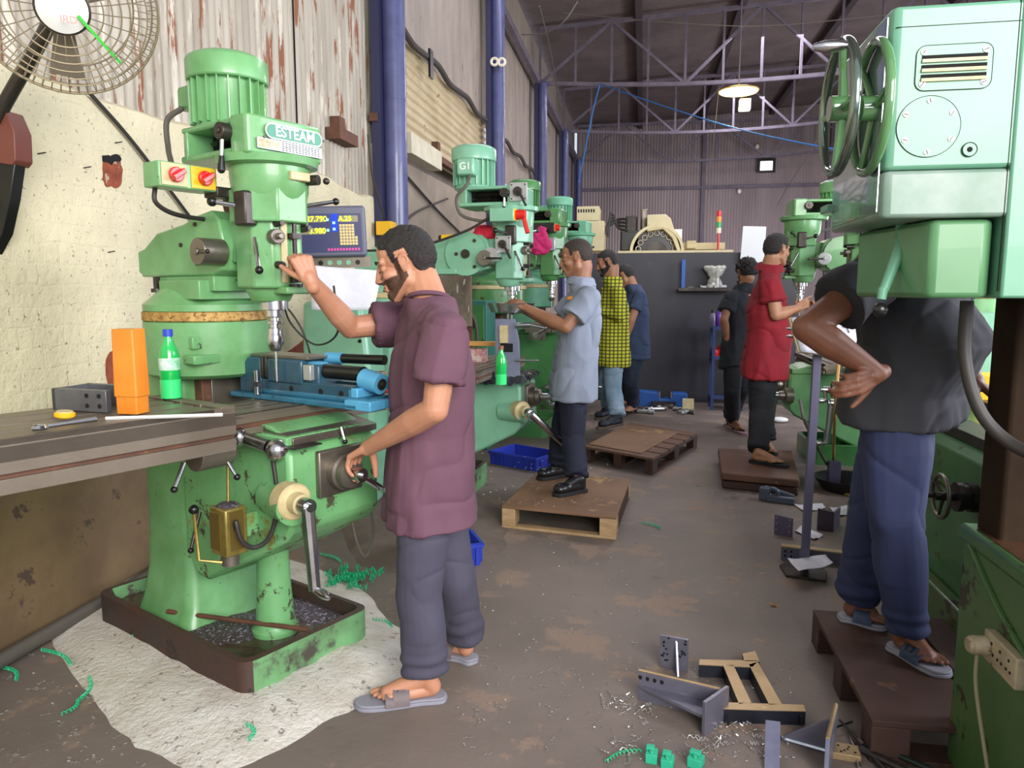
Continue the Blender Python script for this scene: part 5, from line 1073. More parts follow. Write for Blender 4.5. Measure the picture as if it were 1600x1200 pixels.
# socket board on the base side
sp_=PX(1572,1022,XB); t=thing('socket_board','grimy cream electric socket board with a plug on the green machine base','socket board',(XB,sp_.y,sp_.z)); CRM=mat('grimy_cream','b5a78b',.5,c2='8f8168',vs=12,c3='5f5340',ws=25,wt=.6)
obj('board_box',MB().b2((-.028,-.11,-.04),(0,.06,.04)),CRM,t,.004); ph=MB()
for k in range(3):
    for q in ((0,.018),(-.010,-.008),(.010,-.008)): ph.cyl((-.0295,-.075+.045*k+q[0],q[1]),(-.027,-.075+.045*k+q[0],q[1]),.004,n=10)
obj('socket_holes',ph,BLKM,t)
pg=obj('plug',MB().cyl((-.065,.04,.0),(-.028,.04,.0),.024,.026,20).cyl((-.075,.04,0),(-.065,.04,0),.018,.024,20),CRM,t,.002)
obj('plug_cable',MB().tube(curve([(-.05,.04,-.02),(-.045,.04,-.12),(-.03,-.02,-.3),(-.02,-.08,-.45),(-.02,-.14,-.6)],8),.005),mat('cable_cream','8f8468',.6),t)
# bed of the neighbouring machine
XC=1.24
t=thing('machine_bed','long dark green machine bed behind the man in black, with a small handwheel','machine bed',(XC,2.62,0))
obj('bed_casting',MB().b2((0,.0,0),(.75,1.75,.62)).prism([(0,.60),(0,.765),(.03,.79),(.75,.79),(.75,.60)],(0,0,0),X_,Z_,Y_,0,1.75),mat('bed_green','447a48',.35,c2='3a6a40',vs=3,c3='33351f',ws=7,wt=.6,coat=.2),t,.008)
obj('toe_step',MB().b2((-.06,0,0),(0,1.75,.22)),BDK,t,.01)
obj('slide_way',MB().b2((.06,.1,.79),(.2,1.7,.835)).b2((.5,.1,.79),(.65,1.7,.835)),STEELD,t,.003)
obj('seam_line',MB().b2((-.001,.05,.60),(.002,1.7,.604)),BLKM,t)
hc=PX(1465,775,XC-.13); wheel(-.12,hc.y-2.62,hc.z,.08,.008,STEEL,STEELD,3,t,.6,'bed_handwheel',False)
hc=hc-V((XC,2.62,0)); obj('feed_dial',MB().lathe((-.07,hc.y,hc.z),X_,[(0,.055),(.02,.055),(.022,.048),(.04,.048),(.042,.055),(.07,.055)],28),STEELD,t); obj('wheel_handle',MB().cyl((-.20,hc.y+.01,hc.z),(-.12,hc.y+.01,hc.z),.010,n=14),STEELD,t)
t=thing('far_cabinet','pale green machine cabinet glimpsed beyond the hose at right','cabinet',(PY(1512,560,4.5).x,4.6,0)); obj('cabinet_body',MB().b2((-.06,-.1,.0),(.22,.35,1.28)),GRP,t,.006); obj('cabinet_door',MB().b2((-.03,-.112,.2),(.2,-.1,1.2)),GRP,t,.003)
t=thing('bright_wall_panel','white panel put in for the bright wall patch behind the machines at the right edge','sheet',PY(1555,505,5.3)); obj('bright_panel',MB().b2((-.14,0,-.45),(.30,.01,.10)),WHITE,t); obj('hanging_bar',MB().b2((-.14,.01,.10),(.30,.03,.13)).b2((-.14,.02,-1.2),(-.11,.04,.1)),STEELD,t)  # added white panel stands in for a bright patch of wall
tag(obj('yellow_bin',MB().rings([rrect(0,0,.10,.10,.02,0),rrect(0,0,.12,.12,.02,.22)],(1,0)),YEL,loc=PY(1545,620,4.3)-V((0,0,.1))),'yellow plastic bin seen between the machine hose and bed','bin')
# ================= FAR END OF THE SHOP =================
BP=mat('black_panel','3c3a40',.45,c2='343238',vs=1.5,spec=.4,c3='45434a',ws=5,wt=.62); CREAM=mat('cream_machine','d6c9a0',.5,c2='c7b98f',vs=4,c3='9c8d68',ws=15,wt=.66)
a=PY(905,500,9.5); b=PY(1246,500,9.5); zt=PY(1060,395,9.5).z
t=thing('cnc_machine','large cream machining centre whose dark grey back panel stands across the shop','machining centre',(0,9.5,0))
obj('dark_panel',MB().b2((a.x,0,.0),(b.x,.05,zt)),BP,t,.004)
obj('machine_body',MB().b2((a.x+.05,.05,.0),(b.x-.05,1.6,zt-.15)),CREAM,t)
l_=PY(965,392,9.5);r_=PY(1146,392,9.5); obj('top_ledge',MB().b2((l_.x,.0,zt),(r_.x,1.2,zt+.03)),CREAM,t,.004)
pz=lambda x,y,Y=9.8:(PY(x,y,Y).x,PY(x,y,Y).z)
cx,cz=pz(1026,393,9.9); rr=pz(1066,393,9.9)[0]-cx
hs_=MB(); arc=[(cx+rr*1.06*math.cos(a),cz+rr*1.06*math.sin(a)) for a in [math.pi*k/24 for k in range(25)]]; arc2=[(cx+rr*.95*math.cos(a),cz+rr*.95*math.sin(a)) for a in [math.pi*(24-k)/24 for k in range(25)]]
hs_.prism(arc+arc2,(0,.35,0),X_,Z_,Y_,0,.35)
cr=obj('carousel_cover',hs_,CREAM,t); 
hp=[pz(*q,9.9) for q in ((1011,362),(1011,336),(1040,335),(1048,342),(1064,393),(1058,393),(1050,372),(1036,358))]; obj('motor_hood',MB().prism(hp,(0,.36,0),X_,Z_,Y_,0,.5),CREAM,t,.01)
obj('carousel_disc',MB().prism([(cx+rr*.95*math.cos(a),cz+rr*.95*math.sin(a)) for a in [math.pi*k/24 for k in range(25)]],(0,.5,0),X_,Z_,Y_,0,.1),BLACK,cr)
for k in range(9):
    a=math.pi*(k+.5)/9; obj('tool_pocket',MB().torus((cx+rr*.74*math.cos(a),.49,cz+rr*.74*math.sin(a)),Y_,.032,.013,18,6),STEEL,cr)
obj('carousel_hub',MB().prism([(cx+rr*.42*math.cos(a),cz+rr*.42*math.sin(a)) for a in [math.pi*k/16 for k in range(17)]],(0,.47,0),X_,Z_,Y_,0,.04),STEELD,cr)
def pb(name,x0_,y0_,x1_,y1_,Y,d,m,bv=.004,par=t): p=PY(x0_,y0_,Y);q_=PY(x1_,y1_,Y); return obj(name,MB().b2((p.x,Y-9.5,p.z),(q_.x,Y-9.5+d,q_.z)),m,par,bv)
pb('control_cabinet',898,392,944,345,9.75,.6,CREAM); pb('vent_box',901,345,936,322,9.75,.5,CREAM); 
vs_=MB(); [vs_.b2((PY(903+4*k,330,9.74).x,.245,PY(903,332,9.74).z),(PY(905+4*k,330,9.74).x,.25,PY(903,327,9.74).z)) for k in range(7)]; obj('vent_slots',vs_,BLKM,t)
pb('motor_block',976,393,996,337,10.1,.35,STEELD,.02); pb('motor_block',969,393,1000,360,10.0,.4,BLACK,.02); pb('gear_motor',1001,362,1012,326,10.2,.25,STEEL,.02)
pb('beige_cover',1066,390,1133,379,10.0,.5,CREAM); pb('white_panel',1050,378,1066,358,10.3,.02,WHITE)
for k in range(4): obj('black_hose',MB().tube(curve([V((*[PY(940+3*k,358+4*k,10).x],.5,PY(940,358+4*k,10).z)),V((PY(955,352-4*k,10).x,.55,PY(955,350-6*k,10).z)),V((PY(965,345,10).x,.6,PY(965,342+4*k,10).z)),V((PY(980,350,10).x,.5,PY(980,342+6*k,10).z))],5),.018),RUB,t)
pb('bracket_block',1073,388,1088,376,9.8,.15,PLATE)
p=PY(1122,387,9.8); t=thing('signal_tower','slim red, orange and green signal light tower on the cream machine','signal light',p)
obj('mast',MB().cyl((0,0,-.03),(0,0,.22),.016,n=12),RED,t)
for k,(c,n_) in enumerate((('e9e0c8','tower_base'),('2f9c5a','green_lens'),('e8872a','orange_lens'),('c9232a','red_lens'))): obj(n_,MB().cyl((0,0,.18+.07*k),(0,0,.247+.07*k),.03,n=18),mat(n_,c,.3,emit=.15 if k else 0),t)
p=PY(1176,382,9.4); t=thing('white_board','blank white board standing on top edge of the dark panel','board',p); obj('board_sheet',MB().prism([(-.14,-.21),(.14,-.22),(.15,.21),(-.12,.22)],(0,0,0),X_,Z_,Y_,0,.02),mat('board_white','dfe2e4',.4),t,.004); obj('board_foot',MB().b2((-.1,.02,-.21),(.1,.08,-.17)),STEELD,t)
# shelf on the panel
z=PY(1100,452,9.3).z; x0_=PY(1060,452,9.3).x; x1_=PY(1150,452,9.3).x
t=thing('wall_shelf','thin steel shelf with clutter fixed on the dark panel','shelf',(0,9.3,z)); obj('shelf_plate',MB().b2((x0_,-.02,-.02),(x1_,.2,0)),STEELD,t); obj('front_lip',MB().b2((x0_,-.03,-.02),(x1_,-.02,.02)),STEELD,t)
tag(obj('blue_angle_bar',MB().b2((-.025,0,0),(.025,.006,.36)).b2((-.025,0,0),(-.019,.03,.36)),mat('angle_blue','2f5fb0',.5),loc=V((PY(1067,450,9.3).x,9.33,z))),'upright blue painted angle bar on the shelf','angle bar')
t=thing('clear_plastic_bag','twisted clear plastic bag standing on the shelf','plastic bag',(PY(1117,450,9.3).x,9.38,z)); organic('bag_film',MB().cone((0,0,0),(0,0,.14),.10,.06,.05,.04,X_).cone((0,0,.14),(0,0,.27),.05,.04,.13,.05,X_),mat('bag_film','8e8b7c',.2,c2='c5c5bd',vs=14,coat=.8),t,.012,2,warp=fold(.02,14,(1,1,.4),2))
rnd.seed(3)
for k in range(6):
    x=PY(1076+10*k,450,9.3).x; r_=.025+.02*rnd.random(); t=obj('metal_fitting',MB().cyl((0,0,r_*.6),(.05+.04*rnd.random(),.02,r_*.6),r_*.6,n=10).cyl((0,0,r_*.6),(-.01,0,r_*.6),r_*.9,n=6),[STEELB,STEELD,SILV][k%3],loc=V((x,9.33+.02*(k%2),z))); ORD=['leftmost','second','third','fourth','fifth','rightmost']; tag(t,ORD[k]+' of the six small metal fittings lying on the panel shelf','metal fitting','metal fittings on the panel shelf')
# blue rack with purple bottle
BLU=mat('rack_blue','26345e',.5,c2='2f4070',vs=5); x0_=PY(1113,540,8.9).x; x1_=PY(1160,540,8.9).x
t=thing('blue_rack','dark blue steel rack standing before the dark panel','rack',(0,8.9,0)); z1=PY(1120,511,8.9).z; z2=PY(1120,560,8.9).z
for x in (x0_,x1_):
    for y in (0,.3): obj('post',MB().b2((x,y,0),(x+.035,y+.035,z1)),BLU,t)
for z in (z1-.02,z2,.15): obj('shelf_tray',MB().b2((x0_,0,z-.015),(x1_+.035,.335,z)).b2((x0_,-.004,z-.015),(x1_+.035,0,z+.03)),BLU,t)
for px,c,h in ((1121,'5a2f94',.26),(1113,'8a7fa0',.22)):
    x=PY(px,500,8.95).x+.02; k=h/.26
    t=thing('water_bottle','purple water bottle on the top tray of the blue rack' if k==1 else 'clear water bottle behind the purple bottle on the rack','bottle',(x,8.98 if k==1 else 9.12,z1-.02)); obj('bottle_body',MB().lathe((0,0,0),Z_,[(0,.035),(.01,.042),(.15*k,.042),(.19*k,.028),(.21*k,.018)],20),mat('bottle_'+c,c,.15,coat=.6),t); obj('bottle_cap',MB().cyl((0,0,.21*k),(0,0,.25*k),.02,n=16),STEELD,t)
t=thing('red_parcel','bundle of red wrapped parcels on the lower tray of the rack','parcel',(PY(1127,552,8.95).x,9.0,z2)); organic('parcel_wrap',MB().b2((-.08,-.05,0),(.07,.08,.09)).b2((-.02,-.06,.05),(.09,.05,.13)),RED,t,.01,2,warp=fold(.01,20,(1,1,1),4))
# blue vise and parts on the floor by the panel
BV=mat('floor_vise_blue','1f56a0',.45,c2='1a4a8c',vs=5); p=G(1032,622,0)
t=thing('blue_floor_vise','blue machine vise lying at the foot of the dark panel','vise',V((p.x,9.05,0))); obj('vise_body',MB().prism([(-.30,.0),(.30,.0),(.30,.17),(.12,.17),(.10,.09),(-.02,.09),(-.04,.17),(-.28,.19)],(0,0,0),X_,Z_,Y_,0,.2),BV,t,.01); obj('vise_foot',MB().b2((-.12,-.05,0),(.16,0,.07)),STEELD,t); obj('jaw_plate',MB().b2((.10,-.005,.11),(.115,.205,.19)).b2((-.04,-.005,.11),(-.025,.205,.19)),STEELB,t)
rnd.seed(5)
for k in range(12):
    px=1002+7*k; py=634+13*rnd.random(); p=G(px,py,.0); L_=.08+.16*rnd.random(); a=rnd.random()*3.1; d=V((math.cos(a),math.sin(a),0)); 
    t=obj('machined_part',MB().cyl(d*-L_/2+U(.025),d*L_/2+U(.025),.022,n=12).cyl(d*-L_/4+U(.03),d*-L_/6+U(.03),.03,n=12),[STEELB,SILV,STEEL][k%3],loc=p); O12=['leftmost','second','third','fourth','fifth','sixth','seventh','eighth','ninth','tenth','eleventh','rightmost']; tag(t,O12[k]+' of the shiny metal parts in a row on the floor before the dark panel','metal part','machined parts on the floor by the panel')
tag(obj('square_plate',MB().box((0,0,.07),(.13,.02,.14),Matrix.Rotation(R(-15),3,'X')),PLATE,loc=G(1075,641,0)),'small square tan plate standing among the machined parts','plate')
# ================= STAND WITH PAPERS =================
p=G(1256,893,0); t=thing('drawing_stand','grey steel stand on a flat foot plate holding open drawings','stand',p)
Q=[G(*q)-p for q in ((1218,886),(1228,902),(1290,911),(1292,897),(1280,884),(1240,880))]
obj('foot_plate',MB().rings([[V((q.x,q.y,0)) for q in Q],[V((q.x,q.y,.014)) for q in Q]]),STEELD,t,.002)
top=PY(1277,552,p.y+.06)-p
obj('pole',MB().add(*(lambda a,b:([a+V((-.018,-.018,0)),a+V((.018,-.018,0)),a+V((.018,.018,0)),a+V((-.018,.018,0)),b+V((-.018,-.018,0)),b+V((.018,-.018,0)),b+V((.018,.018,0)),b+V((-.018,.018,0))],[(0,1,5,4),(1,2,6,5),(2,3,7,6),(3,0,4,7),(0,1,2,3),(4,5,6,7)]))(V((0,0,.01)),top)),mat('pole_grey','6c6882',.4,.3),t)
Yb=p.y+.02; c4=[PY(1231,498,Yb)-p,PY(1346,489,Yb+.06)-p,PY(1362,566,Yb-.02)-p,PY(1246,551,Yb-.06)-p]
bd=MB(); nrm=(c4[1]-c4[0]).cross(c4[3]-c4[0]).normalized(); bd.rings([[q-nrm*.012 for q in c4],[q+nrm*.0 for q in c4]]); obj('back_board',bd,PLATE,t)
ob=sheet('open_drawing','white drawing sheets clipped on the steel stand',[q+p+(-nrm if nrm.y>0 else nrm)*.016 for q in (c4[0]+V((.01,0,0)),c4[1],c4[2],c4[3]+V((.01,0,0)))],bow=.003)
obj('pen_mark',MB().tube([PY(1313,500,Yb-.0),PY(1317,510,Yb-.002),PY(1324,513,Yb-.002),PY(1327,520,Yb-.005)],.003,6),BLACK,ob)
for py in (513,525): obj('clip',MB().tube([PY(1232,py,Yb-.02)-p,PY(1243,py+2,Yb-.02)-p],[.008,.005]).ell(PY(1231,py,Yb-.02)-p,(.009,.006,.006)),STEELB,t)
# ================= PALLETS =================
WD=mat('pallet_wood','6e5140',.75,c2='5a4032',vs=3,stretch=(1,6,6),c3='8f6f50',ws=6,wt=.6,bump=.2,bs=20); WDL=mat('block_wood','b89a74',.8,c2='a3855f',vs=9,stretch=(1,1,5)); PLY=mat('plywood_top','86644a',.7,c2='71533d',vs=2.2,c3='a58256',ws=2.6,wt=.60,bump=.1,bs=30); WDD=mat('dark_wood','4a3026',.7,c2='3a251e',vs=4,c3='5e4030',ws=7,wt=.6,bump=.2)
def quadpallet(name,label,cor,z,m,build):
    P=[G(*q,z) for q in cor]; c=sum(P,V())/4; t=thing(name,label,'pallet',V((c.x,c.y,0)),0,'wooden pallets'); P=[V((q.x-c.x,q.y-c.y,0)) for q in P]
    f=lambda u,v,h: (P[0]*(1-u)+P[1]*u)*(1-v)+(P[3]*(1-u)+P[2]*u)*v+U(h)   # 0 near-left 1 near-right 2 far-right 3 far-left
    def slab(nm,u0,u1,v0,v1,h0,h1,mm,bv=.003): return obj(nm,MB().rings([[f(u,v,h) for u,v in((u0,v0),(u1,v0),(u1,v1),(u0,v1))] for h in(h0,h1)]),mm,t,bv)
    build(slab); return t
def b1(s):
    s('plywood_deck',0,1,0,1,PZ-.016,PZ,PLY)
    s('end_board',0,1,0.0,.07,0,.016,WDL); s('end_board',0,1,.93,1,0,.016,WDD)
    s('block',0,.12,0,.12,.016,PZ-.016,WDL); s('block',.86,1,0,.12,.016,PZ-.016,WDL); s('block',0,.12,.88,1,.016,PZ-.016,WDL); s('block',.86,1,.88,1,.016,PZ-.016,WDL)
    s('stringer',.965,1,.12,.88,.03,PZ-.016,WDD,.002)
quadpallet('wooden_pallet','low pallet with a plywood deck, under the man in grey',((784,790),(963,808),(985,748),(838,738)),PZ,PLY,b1)
def b2_(s):
    for k in range(6): s('deck_board',0,1,k*.17,k*.17+.145,PZ-.02,PZ,WD)
    for u in (0,.45,.9): s('block',u,u+.1,0,.1,.018,PZ-.04,WDD); s('block',u,u+.1,.45,.55,.018,PZ-.04,WDD); s('block',u,u+.1,.9,1,.018,PZ-.04,WDD); s('stringer_board',u,u+.1,0,1,PZ-.04,PZ-.02,WDD); s('bottom_board',u,u+.1,0,1,0,.018,WDD)
    s('plywood_sheet',.02,.80,.06,.88,PZ,PZ+.008,PLY)
quadpallet('wooden_pallet','larger brown pallet with loose plywood, under the man in the checked shirt',((912,697),(1020,716),(1090,676),(985,660)),PZ,WD,b2_)
def b3(s):
    s('board',0,1,0,1,.065,.12,mat('reddish_board','6b4a3a',.6,c2='593b2e',vs=2,c3='8a6f60',ws=4,wt=.62),.01); s('board',.02,.99,.02,.98,0,.058,WDD,.01)
quadpallet('stacked_boards','two thick reddish boards stacked on the floor, under the man in dark red',((1127,738),(1250,750),(1238,704),(1122,700)),.12,WDD,b3)
t=thing('wooden_pallet','dark wooden pallet at lower right, under the man in the black t-shirt','pallet',(.70,2.2,0),0,'wooden pallets')
for k in range(2): obj('deck_board',MB().b2((0+.36*k,0,PZ-.02),(.33+.36*k if k==0 else .52,.78,PZ)),WDD,t,.003)
for y in (0,.34,.68):
    for x in (0,.4): obj('block',MB().b2((x,y,.018),(x+.11,y+.1,PZ-.02)),WDD,t,.003)
for y in (0,.34,.68): obj('bottom_board',MB().b2((0,y,0),(.52,y+.1,.018)),WDD,t,.002)
# blue crates
BC=mat('crate_blue','2b3fb5',.45,c2='2436a0',vs=5,c3='52609a',ws=16,wt=.66)
def crate(label,c,rz,lx,ly,h):
    t=thing('blue_crate',label,'crate',c,rz,'blue plastic crates'); 
    obj('tray',MB().rings([rrect(0,0,lx/2-.01,ly/2-.01,.01,0),rrect(0,0,lx/2,ly/2,.012,h),rrect(0,0,lx/2-.012,ly/2-.012,.01,h),rrect(0,0,lx/2-.02,ly/2-.02,.01,.008)]),BC,t)
    obj('rim',MB().rings([rrect(0,0,lx/2+.008,ly/2+.008,.012,h-.02),rrect(0,0,lx/2+.008,ly/2+.008,.012,h-.004)],(0,0)).rings([rrect(0,0,lx/2+.008,ly/2+.008,.012,h-.004),rrect(0,0,lx/2-.005,ly/2-.005,.012,h-.004)],(0,0)),BC,t)
    rb=MB()
    for k in range(5): x=-lx/2+lx*(k+.5)/5; rb.b2((x-.004,-ly/2-.008,.01),(x+.004,-ly/2,h-.015))
    for k in range(3): y=-ly/2+ly*(k+.5)/3; rb.b2((lx/2,y-.004,.01),(lx/2+.008,y+.004,h-.015))
    obj('ribs',rb,BC,t); return t
A=G(750,722);B_=G(838,738); d=(B_-A); ang=math.atan2(d.y,d.x); e=V((-math.sin(ang),math.cos(ang),0)); Ln=.48
cr1=crate('shallow blue plastic crate on the floor under the pale mill knee',(B_-d.normalized()*Ln/2+e*.17),ang,Ln,.34,.11)
A=G(612,890);B_=G(722,900); c_=G(688,888); cr2=crate('blue plastic crate on the floor behind the legs of the maroon man',V((c_.x-.0,c_.y+.10,0)),R(28),.34,.24,.12)
obj('label_sticker',MB().b2((.171,-.06,.03),(.1795,-.02,.08)),mat('sticker_yellow','d8d878',.6),cr2)

t=thing('yellow_junction_box','small yellow box fixed on the nearest blue column behind the head of the maroon man','box',PY(602,357,6.42)); obj('box_shell',MB().b2((-.07,-.05,-.06),(.07,.12,.06)),YEL,t,.004)
# ================= PARTS AND LITTER ON THE FLOOR =================
MG=mat('machined_plate','7d7b8a',.38,.5,c2='6a6878',vs=8,c3='8a7a6a',ws=14,wt=.64); MT_=mat('machined_tan','b79a74',.45,.3,c2='a2875f',vs=8,c3='cdb48e',ws=20,wt=.62); MD=mat('black_oxide','22232c',.35,.3,c2='2d2f3b',vs=6); MBL=mat('machined_blue','8f93b5',.3,.5,c2='a9adc8',vs=7)
def poly(px,z0,z1,ref): return [G(*q)-ref for q in px]
def slabp(nm,P,h0,h1,m,par,bv=.0015):
    return obj(nm,MB().rings([[V((q.x,q.y,h)) for q in P] for h in(h0,h1)]),m,par,bv)
def upright(nm,a,b,h0,h1,th,m,par,bv=.0012):
    """a standing plate between two ground points; h0/h1 are its heights at each end"""
    a,b=V(a),V(b); d=(b-a).normalized(); n=V((-d.y,d.x,0))*th
    return obj(nm,MB().rings([[a,b,b+U(h1),a+U(h0)],[a+n,b+n,b+n+U(h1),a+n+U(h0)]]),m,par,bv)
# welded angle bracket
r=G(1110,1148); t=thing('welded_bracket','welded grey steel bracket with a long tapered web, lying in front of the H-shaped casting','bracket',r)
a=G(995,1093)-r; b=G(1105,1148)-r; c=G(1128,1108)-r
d=(b-a).normalized(); n=V((-d.y,d.x,0))
wf=G(1000,1045,.10)-r; 
upright('long_flange',a+n*.012,b+n*.11-d*.02,.105,.105,-.012,MG,t)
slabp('tapered_web',[a+n*.0,b-d*.02,b+n*.11-d*.02,a+n*.03],.045,.057,MG,t)
obj('weld_bead',MB().tube([a+n*.02+U(.06),(a+b)*.5+n*.058+U(.062),b+n*.105-d*.02+U(.06)],.006,6),STEELB,t)
upright('end_flange',b-n*.015,b+n*.125,.115,.115,.012,MG,t)
obj('tan_edge',MB().tube([a+n*.007+U(.106),b+n*.104-d*.02+U(.106)],.0045,4),MT_,t)
for k in range(4): 
    p=lerp(a+n*.012,b+n*.11-d*.02,.04+.09*k)+U(.085)+n*-.014; obj('bolt_hole',MB().cyl(p-n*.001,p+n*.003,.007,n=14),BLKM,t)
# perforated plate with rib
r=G(1052,1050); t=thing('perforated_bracket','small upright steel plate full of drilled holes with a rib','bracket',r); a=G(1030,1042)-r; b=G(1074,1050)-r; d=(b-a).normalized(); n=V((-d.y,d.x,0))
upright('drilled_plate',a,b,.125,.125,.012,MG,t); upright('rib',(a+b)/2+d*.005,(a+b)/2+d*.022-n*.05,.115,.0,.008,MBL,t)
rnd.seed(11); hb3=MB(); 
for k in range(34):
    u=.08+.84*rnd.random(); 
    if abs(u-.5)<.1: continue
    p=lerp(a,b,u)+U(.03+.09*rnd.random()); hb3.cyl(p-n*.0015,p+n*.002,.004,n=8)
obj('drilled_holes',hb3,BLKM,t)
# H-shaped casting
r=G(1170,1090); t=thing('h_frame_casting','flat H-shaped machined frame with tan top faces and black sides','frame',r); H0,H1=.0,.05
rd=lambda px:[ (lambda g:V((g.x-r.x,g.y-r.y,0)))(G(x,y,H1)) for x,y in px]
def hb(nm,px):
    P=rd(px); obj(nm,MB().rings([[q+U(h) for q in P] for h in(0,.047)]),MD,t,.001); return obj(nm+'_face',MB().rings([[q+U(h) for q in P] for h in(.047,.05)]),MT_,t,.0006)
hb('rear_bar',[(1092,1038),(1093,1030),(1186,1032),(1176,1042)]); hb('left_leg',[(1130,1040),(1146,1039),(1174,1097),(1155,1100)]); hb('right_leg',[(1170,1038),(1184,1034),(1222,1100),(1202,1101)])
hb('front_bar',[(1130,1107),(1131,1097),(1256,1101),(1259,1111)]); hb('lug',[(1160,1021),(1180,1017),(1187,1033),(1163,1033)])
for x in (1138,1252):
    for k in range(3): p=G(x,1113,.05)-r; obj('side_hole',MB().cyl(p+V((0,-.012,-.012-.012*k)),p+V((0,.0,-.012-.012*k)),.0035,n=10),BLKM,t)
# gusset bracket
r=G(1275,1196); t=thing('gusset_bracket','bluish steel bracket with a triangular gusset standing at the bottom edge','bracket',r)
a=G(1288,1215)-r; b=G(1296,1180)-r; d=(b-a).normalized(); n=V((-d.y,d.x,0))
upright('tall_plate',a-d*.03,b+d*.05,.14,.14,-.012,MBL,t); upright('gusset',b+n*.0,b+n*.16,.12,.0,-.01,MG,t); obj('tan_top',MB().tube([a-d*.03-n*.006+U(.141),b+d*.05-n*.006+U(.141)],.006,4),MT_,t)
obj('slanted_flange',MB().rings([[a+n*.11-d*.08,a+n*.155-d*.07,a+n*.185+d*.09+U(.075),a+n*.14+d*.085+U(.085)],[a+n*.11-d*.08+U(-.012),a+n*.155-d*.07-U(.012),a+n*.185+d*.09+U(.06),a+n*.14+d*.085+U(.07)]]),MBL,t,.001)
obj('weld_bead',MB().tube([b+n*.01+U(.012),b+n*.14+U(.012)],.007,6),STEELB,t)
# drilled plate, clamp tool
r=G(1318,1180); t=thing('drilled_block','tan drilled steel block lying beside the gusset bracket','block',r,R(-8)); obj('block_body',MB().b2((-.045,-.03,0),(.045,.03,.022)),MT_,t,.002); 
for q in ((-.03,0),(-.015,.012),(0,-.01),(.015,.012),(.01,.0),(.03,-.012),(-.01,-.018)): obj('hole',MB().cyl((q[0],q[1],.0215),(q[0],q[1],.0226),.004,n=10),BLKM,t)
a=G(1312,1125,.02); b=G(1385,1205,.02); t=thing('tap_handle','long dark steel rod tool with a sliding collar lying by the pallet','tool',a); d=b-a; obj('rod',MB().tube([V(),d*.5,d],[.004,.007,.009],10).cyl(d*.45,d*.55,.013),STEELD,t); obj('cross_pin',MB().cyl(d*.1+V((-.03,-.02,0)),d*.1+V((.03,.02,0)),.004),STEELB,t)
a=G(1345,1170,.025); b=G(1440,1215,.03); t=thing('c_clamp','dark steel clamp frame lying by the foot of the pallet','clamp',a); d=b-a; n=V((-d.y,d.x,0)).normalized(); obj('clamp_frame',MB().tube(curve([V(),n*.05+d*.1,n*.055+d*.5,n*.06+d],6),.009),mat('tool_teal_black','25322f',.3,.4),t); obj('clamp_rail',MB().tube([V(),d*.5,d],.011),STEELD,t)
a=G(1328,1152,.01); b=G(1343,1200,.01); t=thing('steel_scriber','slim bright curved steel tool lying beside the drilled block','tool',a); d=b-a; obj('tool_shaft',MB().tube(curve([V(),d*.5+V((.006,0,0)),d],5),[.003]+[.005]*9+[.005]),STEELB,t)
TL=mat('teal_print','2bb08a',.6,c2='27a17e',vs=9)
for k,(px,py,w,l_) in enumerate(((1018,1188,.035,'leftmost'),(1043,1197,.035,'middle'),(1087,1196,.042,'rightmost'))):
    r=G(px,py); t=thing('teal_block',l_+' of three small teal stepped blocks at the bottom edge','block',r,R(-5-8*k),'teal blocks at the bottom edge'); obj('block_base',MB().b2((-w/2,-.02,0),(w/2,.02,.03)).b2((-w/2,.0,.03),(w/2-.01,.02,.04)),TL,t,.002); obj('knob_top',MB().cyl((0,-.008,.03),(0,-.008,.036),.006),TL,t)
# pieces around the stand
r=G(1208,783); t=thing('casting_piece','small grey fork-shaped casting on the floor near the boards','casting',r,R(-20)); obj('arm',MB().b2((-.09,-.03,0),(-.02,.03,.09)).box((.03,.03,.06),(.2,.03,.03),Matrix.Rotation(R(12),3,'Y')),mat('casting_grey','5a6272',.4,.4),t,.008); obj('lower_arm',MB().b2((-.04,-.04,0),(.14,-.0,.045)),MATS['casting_grey'],t,.006); obj('ring',MB().torus((.0,-.01,.06),Y_,.03,.012,20,8),MATS['casting_grey'],t)
r=G(1222,838); t=thing('hole_plate','upright purple-grey plate with a row of holes standing behind the stand','plate',r); a=G(1209,834)-r; b=G(1237,840)-r; upright('plate',a,b,.115,.11,.014,mat('plate_purple','5f5672',.4,.4,c2='6e6483',vs=7),t); d=(b-a).normalized(); n=V((-d.y,d.x,0))
for u in (.12,.85):
    for k in range(3): p=lerp(a,b,u)+U(.03+.035*k); obj('hole',MB().cyl(p-n*.001,p+n*.002,.004,n=10),SILV,t)
r=G(1300,830); t=thing('angle_piece','upright dark angle piece with bolt holes behind the stand','angle piece',r); a=G(1276,828)-r; b=G(1302,832)-r; upright('plate',a,b,.13,.12,.014,mat('plate_brown','463c46',.45,.4),t); upright('side_plate',b,G(1312,820)-r,.12,.11,.012,MATS['plate_purple'],t)
r=G(1220,875); t=thing('long_bracket','long drilled steel bracket lying between stand and man in black','bracket',r); a=V((0,0,0)); b=G(1330,885)-r; d=(b-a).normalized(); n=V((-d.y,d.x,0)); upright('web',a,b,.07,.06,.02,MG,t); obj('tan_top',MB().rings([[a+U(.07),b+U(.06),b+n*.045+U(.06),a+n*.045+U(.07)],[a+U(.076),b+U(.066),b+n*.045+U(.066),a+n*.045+U(.076)]]),MT_,t)
for k in range(4): p=a+d*(.02+.03*(k%2))+U(.025+.025*(k//2)); obj('hole',MB().cyl(p-n*.001,p+n*.002,.006,n=12),BLKM,t)
upright('gusset',a+d*.09,a+d*.11-n*.09,.06,.0,.01,MBL,t)
